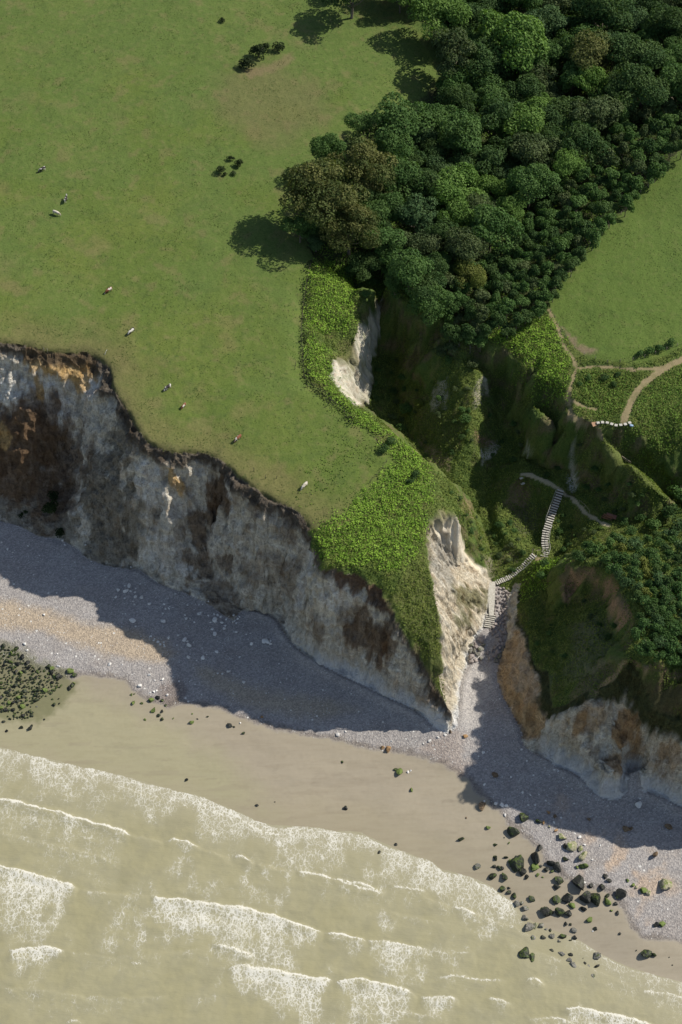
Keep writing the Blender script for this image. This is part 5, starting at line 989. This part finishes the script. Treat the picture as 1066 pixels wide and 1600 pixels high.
for (u, v, r, kd_) in hp[58:]:
    p_ = base(u, v, .1); R_ = r/pxscale(p_); q_ = RME[rrk.randrange(10)]; a_ = rrk.random()*6.28; M_ = np.array([[math.cos(a_), -math.sin(a_), 0], [math.sin(a_), math.cos(a_), 0], [0, 0, 1]])
    Vh.append(q_@M_.T*R_+p_+[0, 0, R_*.2]); Fh.append(IF+off); off += len(q_)
o = mesh_np('small_weedy_rocks', np.vstack(Vh), np.vstack(Fh), RM['weed'], False); tag(o, 'hundreds of smaller seaweed-covered stones between the boulders of the left heap', 'rocks', None, 'stuff')
# rock armour either side of the ramp foot
def armour(poly, n, rmin, rmax, lab, grp, seed):
    r_ = np.random.default_rng(seed); P_ = np.array(poly, float); got = []
    for _ in range(5000):
        u, v = r_.uniform(P_[:, 0].min(), P_[:, 0].max()), r_.uniform(P_[:, 1].min(), P_[:, 1].max())
        if not inpoly(np.array([u]), np.array([v]), P_)[0]: continue
        r = r_.uniform(rmin, rmax)*(1 if v < 985 else 1.35)
        if all((u-a)**2+(v-b)**2 > (.68*(r+c))**2 for a, b, c in got): got.append((u, v, r))
        if len(got) >= n: break
    for u, v, r in got: rock(u, v, r, 'armour' if v < 1000 else ('grey' if r_.random() < .5 else 'armour'), lab, grp, 'armour_rock', 0, 1.05, 'rock')
armour([(775,921),(786,918),(797,922),(797,938),(792,955),(791,985),(790,1000),(788,1015),(782,1034),(766,1034),(762,1020),(774,1008),(777,998),(766,990),(767,978),(772,962),(773,940)], 110, 2.6, 4.4, 'pinkish grey rock of the packed armour bank right of the ramp', 'rocks of the armour bank right of the ramp', 21)
armour([(748,997),(757,996),(760,1003),(756,1012),(752,1022),(751,1032),(742,1036),(734,1033),(733,1020),(738,1008)], 22, 2.8, 4.8, 'grey rock of the small armour pile left of the ramp foot', 'rocks of the small armour pile left of the ramp foot', 22)
# ---------------------------------------------------------------- timber and concrete
def flat_mat(name, a, b, sc=3, rough=.8, bd=.03):
    q = NT(name); n0 = q.noise(q.pos(), sc, 5, .65); return q.out(q.mix(q.ramp(n0, .3, .7), a, b), rough, q.bump(n0, .4, bd))
CONC = flat_mat('weathered_concrete', (.36, .345, .30), (.56, .54, .48)); WOODM = flat_mat('grey_timber', (.20, .17, .13), (.40, .35, .27), 5); DARKW = flat_mat('old_dark_timber', (.05, .042, .032), (.12, .10, .075), 5)
REDW = flat_mat('reddish_timber', (.16, .075, .05), (.30, .15, .10), 4); WHITE = flat_mat('white_paint', (.66, .66, .62), (.80, .80, .76)); BLUE = flat_mat('pale_blue_cloth', (.22, .34, .52), (.36, .48, .62), 6); METAL = flat_mat('galvanised_rail', (.34, .34, .33), (.5, .5, .48), 6, .5); RISER = flat_mat('dark_riser', (.045, .04, .035), (.09, .08, .065), 5)
def box_v(sx_, sy_, sz_, c=(0, 0, 0), bev=.02):
    x_, y_, z_ = sx_/2, sy_/2, sz_/2; b = min(bev, x_*.5, y_*.5, z_*.5); V_ = []
    for sz2, ins in ((-z_, b), (-z_+b, 0), (z_-b, 0), (z_, b)):
        V_ += [(sxx*(x_-ins)+c[0], syy*(y_-ins)+c[1], sz2+c[2]) for sxx, syy in ((-1, -1), (1, -1), (1, 1), (-1, 1))]
    F_ = [[3, 2, 1, 0], [12, 13, 14, 15]]
    for l_ in range(3):
        for j in range(4): F_.append([l_*4+j, l_*4+(j+1) % 4, (l_+1)*4+(j+1) % 4, (l_+1)*4+j])
    return V_, F_
def box_o(name, size, loc, rz=0, mat=None, parent=None, rx=0):
    V_, F_ = box_v(*size); o = mesh_np(name, V_, F_, mat, False, None, parent); o.location = loc; o.rotation_euler = (rx, 0, rz); return o
def rod(name, pts, r, mat, parent=None, seg=6):
    V_, F_ = tube(pts, [r]*len(pts), seg); return mesh_np(name, V_, F_, mat, True, None, parent)
def walk(P_, step):
    out_ = [P_[0]]; acc = 0
    for a, b in zip(P_[:-1], P_[1:]):
        d = np.linalg.norm((b-a)[:2]); t = step-acc
        while t <= d: out_.append(a+(b-a)*t/d); t += step
        acc = (acc+d) % step
    return np.array(out_)
def stairs(name, key_pts, width, going, label, lift=.28, slab=(.14), thick=.16, rails=(), riser=True):
    P_ = np.array([at(u, v, z) for u, v, z in key_pts]); b0 = P_[-1].copy(); root = empty(name, tuple(b0)); tag(root, label, 'staircase')
    S_ = walk(P_, going)
    for i in range(len(S_)):
        a = S_[max(i-1, 0)]; b = S_[min(i+1, len(S_)-1)]; an = math.atan2(b[1]-a[1], b[0]-a[0])
        p = S_[i]-b0; gz = float(hgt(*S_[i][:2])); zt = max(S_[i][2]+lift, gz+.12)-b0[2]; wv_ = width*(1+.06*math.sin(i*2.3))
        st_o = box_o('step', (going*.66, wv_, thick), (p[0], p[1], zt), an, CONC, root)
        if riser: rz_ = box_o('riser', (going*.40, wv_*.96, .7), (going*.40, 0, -.42), 0, RISER, st_o)
    for side, i0, i1 in rails:
        hr = []; 
        for i in range(int(i0*len(S_)), int(i1*len(S_)), 1):
            a = S_[max(i-1, 0)]; b = S_[min(i+1, len(S_)-1)]; t = (b-a)[:2]; t = t/np.linalg.norm(t); q_ = S_[i][:2]+side*np.array([-t[1], t[0]])*(width/2+.15); hr.append((q_[0]-b0[0], q_[1]-b0[1], S_[i][2]+lift+.95-b0[2]))
        if len(hr) > 2:
            r_o = rod('handrail', hr, .045, METAL, root)
            for k_ in range(0, len(hr), 4): rod('post', [(hr[k_][0], hr[k_][1], hr[k_][2]-1.5), hr[k_]], .05, METAL, r_o)
    return root
stairs('staircase', [(876,768,17),(868,790,15.1),(860,812,13.3),(853,832,11.9),(851,848,10.9),(853,860,10.2),(850,872,9.7)], 1.75, .58, 'long flight of pale concrete steps climbing the grassy slope inside the ravine', .30, rails=((-1, .05, .5), (1, .55, 1.0)))
stairs('staircase', [(834,869,10.6),(816,888,8.9),(798,902,7.9)], 1.5, .52, 'grey slatted flight of steps running diagonally down to the short landing', .30, rails=((1, 0, 1),))
stairs('staircase', [(796,903,7.85),(775,912,7.35)], 1.4, .50, 'short pale flight of steps between the landing and the concrete ramp', .30)
stairs('staircase', [(767,962,6.6),(765,972,6.1),(763,983,5.6)], 2.3, .5, 'bottom steps with dark gaps leading from ramp to shingle', .25, rails=((-1, 0, 1),))
stairs('staircase', [(984,661,34.4),(975,664,34.2),(962,665,34.1),(950,661,34),(938,660,33.9),(932,662,33.9)], .75, 1.15, 'curved row of separate white stone steps by the track end', .12, riser=False)
stairs('staircase', [(815,748,17.6),(816,752,17),(817,757,16.3)], .95, .85, 'three small pale steps at the left end of the lower path', .10, riser=False)
rp = np.array([at(769,910,7.4), at(768,936,7.0), at(768,963,6.75)]); Vr, Fr = [], []
for i, (p, hw) in enumerate(zip([rp[0], rp[1], rp[2]], [.85, .85, .55])):
    for sx_, dz_ in ((-1, 0), (1, 0), (1, -1.2), (-1, -1.2)): Vr.append((p[0]+sx_*hw-rp[0][0], p[1]-rp[0][1], max(p[2]+.32, float(hgt(p[0], p[1]))+.12)+dz_-rp[0][2]))
Fr = [[3, 2, 1, 0], [8, 9, 10, 11]]+[[i*4+j, i*4+(j+1) % 4, (i+1)*4+(j+1) % 4, (i+1)*4+j] for i in range(2) for j in range(4)]
ramp_o = mesh_np('concrete_ramp', Vr, Fr, CONC, False); ramp_o.location = tuple(rp[0]); tag(ramp_o, 'long pale concrete ramp between the stairs and the bottom steps', 'ramp')
# ---------------------------------------------------------------- fences and posts
def fence(pts, label, gap=3.0, h_=1.15, mat=None, wires=3, name='wire_fence'):
    P_ = np.array([base(u, v) for u, v in pts]); S_ = walk(P_, gap); b0 = base(*pts[0]); root = empty(name, tuple(b0)); tag(root, label, 'fence'); tops = []
    for i, p in enumerate(S_):
        z_ = float(hgt(p[0], p[1])); lx, ly = prng.normal()*.05, prng.normal()*.05
        V_, F_ = tube([(0, 0, -.4), (0, 0, .5), (lx, ly, h_)], [.075, .07, .06], 6); o = mesh_np('post', V_, F_, mat or DARKW, True, None, root); o.location = (p[0]-b0[0], p[1]-b0[1], z_-b0[2]); tops.append((p[0]-b0[0], p[1]-b0[1], z_-b0[2]))
    for k_ in range(wires): rod('wire', [(a, b, c+h_*(.35+.28*k_)) for a, b, c in tops], .012, DARKW, root, 4)
    return root
fence([(487,410),(480,440),(474,480),(471,520),(473,560),(475,592)], 'dark old fence running down the left side of the bracken strip', 1.8)
fence([(477,594),(500,612),(530,640),(556,662)], 'low fence slanting from the corner post along the bracken edge', 3.0)
fence([(604,722),(596,735),(586,748),(570,762)], 'short leaning fence at the pasture corner of the headland bracken', 2.6)
fence([(860,487),(868,500),(876,515),(888,535),(897,546)], 'fence beside the earthen path at the corner of the right-hand field', 2.4, mat=WOODM)
fence([(897,546),(920,560),(950,567),(985,565),(1010,558),(1040,548),(1066,538),(1110,520)], 'wire fence along the lower edge of the right-hand field', 3.2, mat=WOODM)
fence([(868,452),(885,430),(910,404),(950,356),(1000,302),(1066,238)], 'wire fence between the right-hand field and the scrub', 3.6, mat=WOODM)
def pole(u, v, du, dv, h_, mat, label, r=.07, name='post'):
    p = base(u, v); V_, F_ = tube([(0, 0, -.3), (du*.5, dv*.5, h_*.5), (du, dv, h_)], [r, r*.95, r*.8], 7); o = mesh_np(name, V_, F_, mat, True); o.location = tuple(p); tag(o, label, 'post')
pole(163,555,.7,.9,1.0,WHITE,'thin white leaning post in the pasture near the left cliff top'); pole(69,549,.1,0,1.3,WOODM,'short pale post on the left cliff edge, left one of two'); pole(75,550,-.1,.1,1.2,WOODM,'short pale post on the left cliff edge, right one of two')
pole(397,736,0,.1,1.2,DARKW,'thin dark post in the grass near the cliff top, upper one'); pole(415,748,0,.1,1.3,DARKW,'thin dark post in the grass near the cliff top, lower one'); pole(432,748,.1,.1,.8,DARKW,'stubby dark post beside the lower thin post')
pole(883,628,.9,1.7,1.3,WHITE,'white leaning pole standing in the bracken between the tracks',.09); pole(461,578,0,.3,1.2,DARKW,'dark post in the pasture left of the old fence, upper one'); pole(462,572,0,.3,1.2,DARKW,'dark post in the pasture left of the old fence, lower one')
# wooden barrier on the grassy ridge
def barrier(ua, va, ub, vb, label):
    a, b = base(ua, va), base(ub, vb); root = empty('wooden_barrier', tuple(a)); tag(root, label, 'barrier'); d = b-a; an = math.atan2(d[1], d[0]); Ln = math.hypot(d[0], d[1])
    for f_ in (0, .5, 1):
        p = d*f_; box_o('post', (.16, .16, 1.3), (p[0], p[1], float(hgt(a[0]+p[0], a[1]+p[1]))-a[2]+.4), an, WOODM, root)
    for z_ in (.55, .98):
        o = mesh_np('rail', *tube([(0, 0, z_), (d[0], d[1], d[2]+z_)], [.11, .11], 6), WOODM, True, None, root)
barrier(971,717,985,726,'pale wooden barrier rails on the crest of the grassy ridge')
# boards of the earth bank above the lower path
p = base(948,812); root = empty('retaining_boards', tuple(p)); tag(root, 'reddish timber boards holding back the bank above the lower path', 'retaining wall')
for i in range(3): box_o('board', (2.9-.3*i, .16, .34), (.15*i, .22*i, .35+.36*i), -.42, REDW, root)
for i in (-1, 1): box_o('post', (.15, .15, 1.5), (1.2*i, -.55*i-.12, .4), -.42, DARKW, root)
p = base(955,808,.2); o = box_o('timber_deck', (2.6, 1.3, .14), (p[0], p[1], p[2]+.62), -.42, REDW); tag(o, 'reddish brown plank surface just behind the retaining boards', 'deck')
q_ = base(930,663); root = empty('timber_platform', tuple(q_)); tag(root, 'small tan timber platform where the paths meet above the ridge', 'platform')
for i in range(5): box_o('plank', (1.5, .27, .08), (-.06*i, -.55+.28*i, .22), .5, flat_mat('tan_plank', (.34, .20, .12), (.46, .30, .19), 5) if i == 0 else bpy.data.materials['tan_plank'], root)
box_o('post', (.12, .12, 1.3), (-.9, .6, .5), 0, WOODM, root); box_o('post', (.12, .12, 1.3), (.8, -.7, .5), 0, WOODM, root)
rv = rock_v(777, .55, 3); p = base(986,666); o = mesh_np('sack', rv*[.55, .4, .7]+[0, 0, .25], IF, BLUE, True); o.location = tuple(p); tag(o, 'pale blue bundle lying at the right end of the white stone steps', 'sack')
rod_o = rod('handrail', [tuple(base(u, v)-base(836,868)+[0, 0, .95]) for u, v in [(832,868),(832,861),(838,864),(843,863)]], .05, WOODM); rod_o.location = tuple(base(836,868)); tag(rod_o, 'bent handrail at the top of the diagonal slatted steps', 'handrail')
# fallen timber post stones along the lower path handrail
hp_ = [base(u, v) for u, v in [(905,785),(914,793),(921,802)]]; root = empty('handrail', tuple(hp_[0])); tag(root, 'thin handrail on the uphill side of the lower path', 'handrail')
rl = rod('rail', [tuple(p-hp_[0]+[0, 0, .9]) for p in hp_], .045, WOODM, root)
for p in hp_: rod('post', [tuple(p-hp_[0]+[0, 0, -.2]), tuple(p-hp_[0]+[0, 0, .9])], .05, WOODM, root)
# ---------------------------------------------------------------- cattle
def cow_mesh(pose):
    me = bpy.data.meshes.new('c'); bm = __import__('bmesh').new(); sk = bm.verts.layers.skin.verify(); vs = []
    def v(x_, y_, z_, rx, ry=None):
        q_ = bm.verts.new((x_, y_, z_)); q_[sk].radius = (rx, ry or rx); vs.append(q_); return q_
    pel = v(-.62, 0, 1.08, .30, .33); mid_ = v(-.05, 0, 1.02, .37, .38); sho = v(.55, 0, 1.05, .30, .34); rump = v(-.92, 0, 1.12, .20, .22)
    if pose == 'graze': nk = v(.92, 0, .92, .19, .17); hd = v(1.22, .02, .50, .14, .14); mz = v(1.36, .03, .17, .09, .09)
    else: nk = v(.92, .03, 1.22, .19, .17); hd = v(1.25, .08, 1.38, .14, .14); mz = v(1.56, .13, 1.22, .09, .09)
    for a, b in ((pel, mid_), (mid_, sho), (pel, rump), (sho, nk), (nk, hd), (hd, mz)): bm.edges.new((a, b))
    t1 = v(-1.08, 0, 1.02, .05); t2 = v(-1.12, .02, .55, .035); t3 = v(-1.13, .03, .38, .06); bm.edges.new((rump, t1)); bm.edges.new((t1, t2)); bm.edges.new((t2, t3))
    for s_ in (-1, 1):
        f = .09*s_
        h1 = v(-.74, .20*s_, .80, .16); h2 = v(-.66+f, .21*s_, .60, .10); h3 = v(-.86+f, .21*s_, .42, .07); h4 = v(-.80+f, .21*s_, .05, .055)
        for a, b in ((pel, h1), (h1, h2), (h2, h3), (h3, h4)): bm.edges.new((a, b))
        g1 = v(.52, .19*s_, .72, .13); g2 = v(.55-f, .19*s_, .42, .075); g3 = v(.54-f, .19*s_, .05, .055)
        for a, b in ((sho, g1), (g1, g2), (g2, g3)): bm.edges.new((a, b))
    pel[sk].use_root = True; bm.to_mesh(me); bm.free()
    o = bpy.data.objects.new('c', me); C.objects.link(o); o.modifiers.new('s', 'SKIN'); s_ = o.modifiers.new('u', 'SUBSURF'); s_.levels = 1
    dg = bpy.context.evaluated_depsgraph_get(); m2 = bpy.data.meshes.new_from_object(o.evaluated_get(dg)); bpy.data.objects.remove(o); m2.polygons.foreach_set('use_smooth', np.full(len(m2.polygons), True)); m2.materials.clear(); m2.materials.append(None); return m2
bpy.context.view_layer.update(); CM = {'graze': cow_mesh('graze'), 'up': cow_mesh('up')}
def cow_mat(name, a, b, t=.5):
    q = NT(name); g_ = q.n('ShaderNodeTexCoord').outputs['Object']; oi = q.n('ShaderNodeObjectInfo').outputs['Random']; ad = q.n('ShaderNodeVectorMath', operation='ADD'); q.l(g_, ad.inputs[0]); cb = q.n('ShaderNodeCombineXYZ'); q.l(q.math('MULTIPLY', oi, 30.), cb.inputs[0]); q.l(cb.outputs[0], ad.inputs[1])
    n0 = q.noise(ad.outputs[0], 1.5, 1.5, .4); return q.out(q.mix(q.ramp(n0, t-.015, t+.015), a, b), .7)
KM = {'bw': cow_mat('black_and_white_hide', (.03, .026, .024), (.55, .53, .48), .545), 'rw': cow_mat('brown_and_white_hide', (.20, .075, .04), (.55, .52, .46), .56), 'w': cow_mat('creamy_hide', (.36, .32, .25), (.55, .51, .43), .42), 'horn': flat_mat('pinkish_skin', (.36, .22, .18), (.46, .30, .25), 8)}
COWS = [(66,264,215,'bw','graze','black and white cow, topmost in the pasture'),(103,311,80,'bw','up','white and black cow standing upright between the two left cows'),(88,332,-25,'w','graze','pale speckled cow near the left, below the white and black one'),(170,453,222,'rw','graze','brown and white cow grazing alone mid pasture'),(205,517,232,'bw','graze','black and white cow grazing above the left cliff edge'),(262,605,225,'bw','graze','dark and white cow near the cliff edge, beside the brown calf'),(287,633,238,'rw','graze','small orange brown and white cow nearest the middle cliff edge'),(372,684,228,'rw','graze','brown, pink and white cow in the narrowing pasture'),(476,758,232,'w','graze','plain cream cow, lowest in the pasture near the bracken')]
for u, v, hd_, mt, ps, lab in COWS:
    p = base(u, v, .8); root = empty('cow', tuple(p), R(hd_)); tag(root, lab, 'cow', 'cows grazing in the pasture'); root.scale = (1.02, 1.02, 1.02) if (u, v) != (287, 633) else (.82,)*3
    b = bpy.data.objects.new('body', CM[ps]); C.objects.link(b); b.parent = root; b.material_slots[0].link = 'OBJECT'; b.material_slots[0].material = KM[mt]
    hz = (1.22, .02, .50) if ps == 'graze' else (1.25, .08, 1.38)
    for s_ in (-1, 1):
        V_, F_ = tube([(0, 0, 0), (-.03, .10*s_, .03), (-.06, .2*s_, -.02)], [.03, .065, .015], 6); e_ = mesh_np('ear', V_, F_, KM[mt], True, None, root); e_.location = (hz[0]-.08, hz[1]+.10*s_, hz[2]+.10)
    V_, F_ = tube([(-.52, 0, .80), (-.5, 0, .66), (-.5, 0, .58)], [.16, .15, .07], 8); mesh_np('udder', V_, F_, KM['horn'], True, None, root)
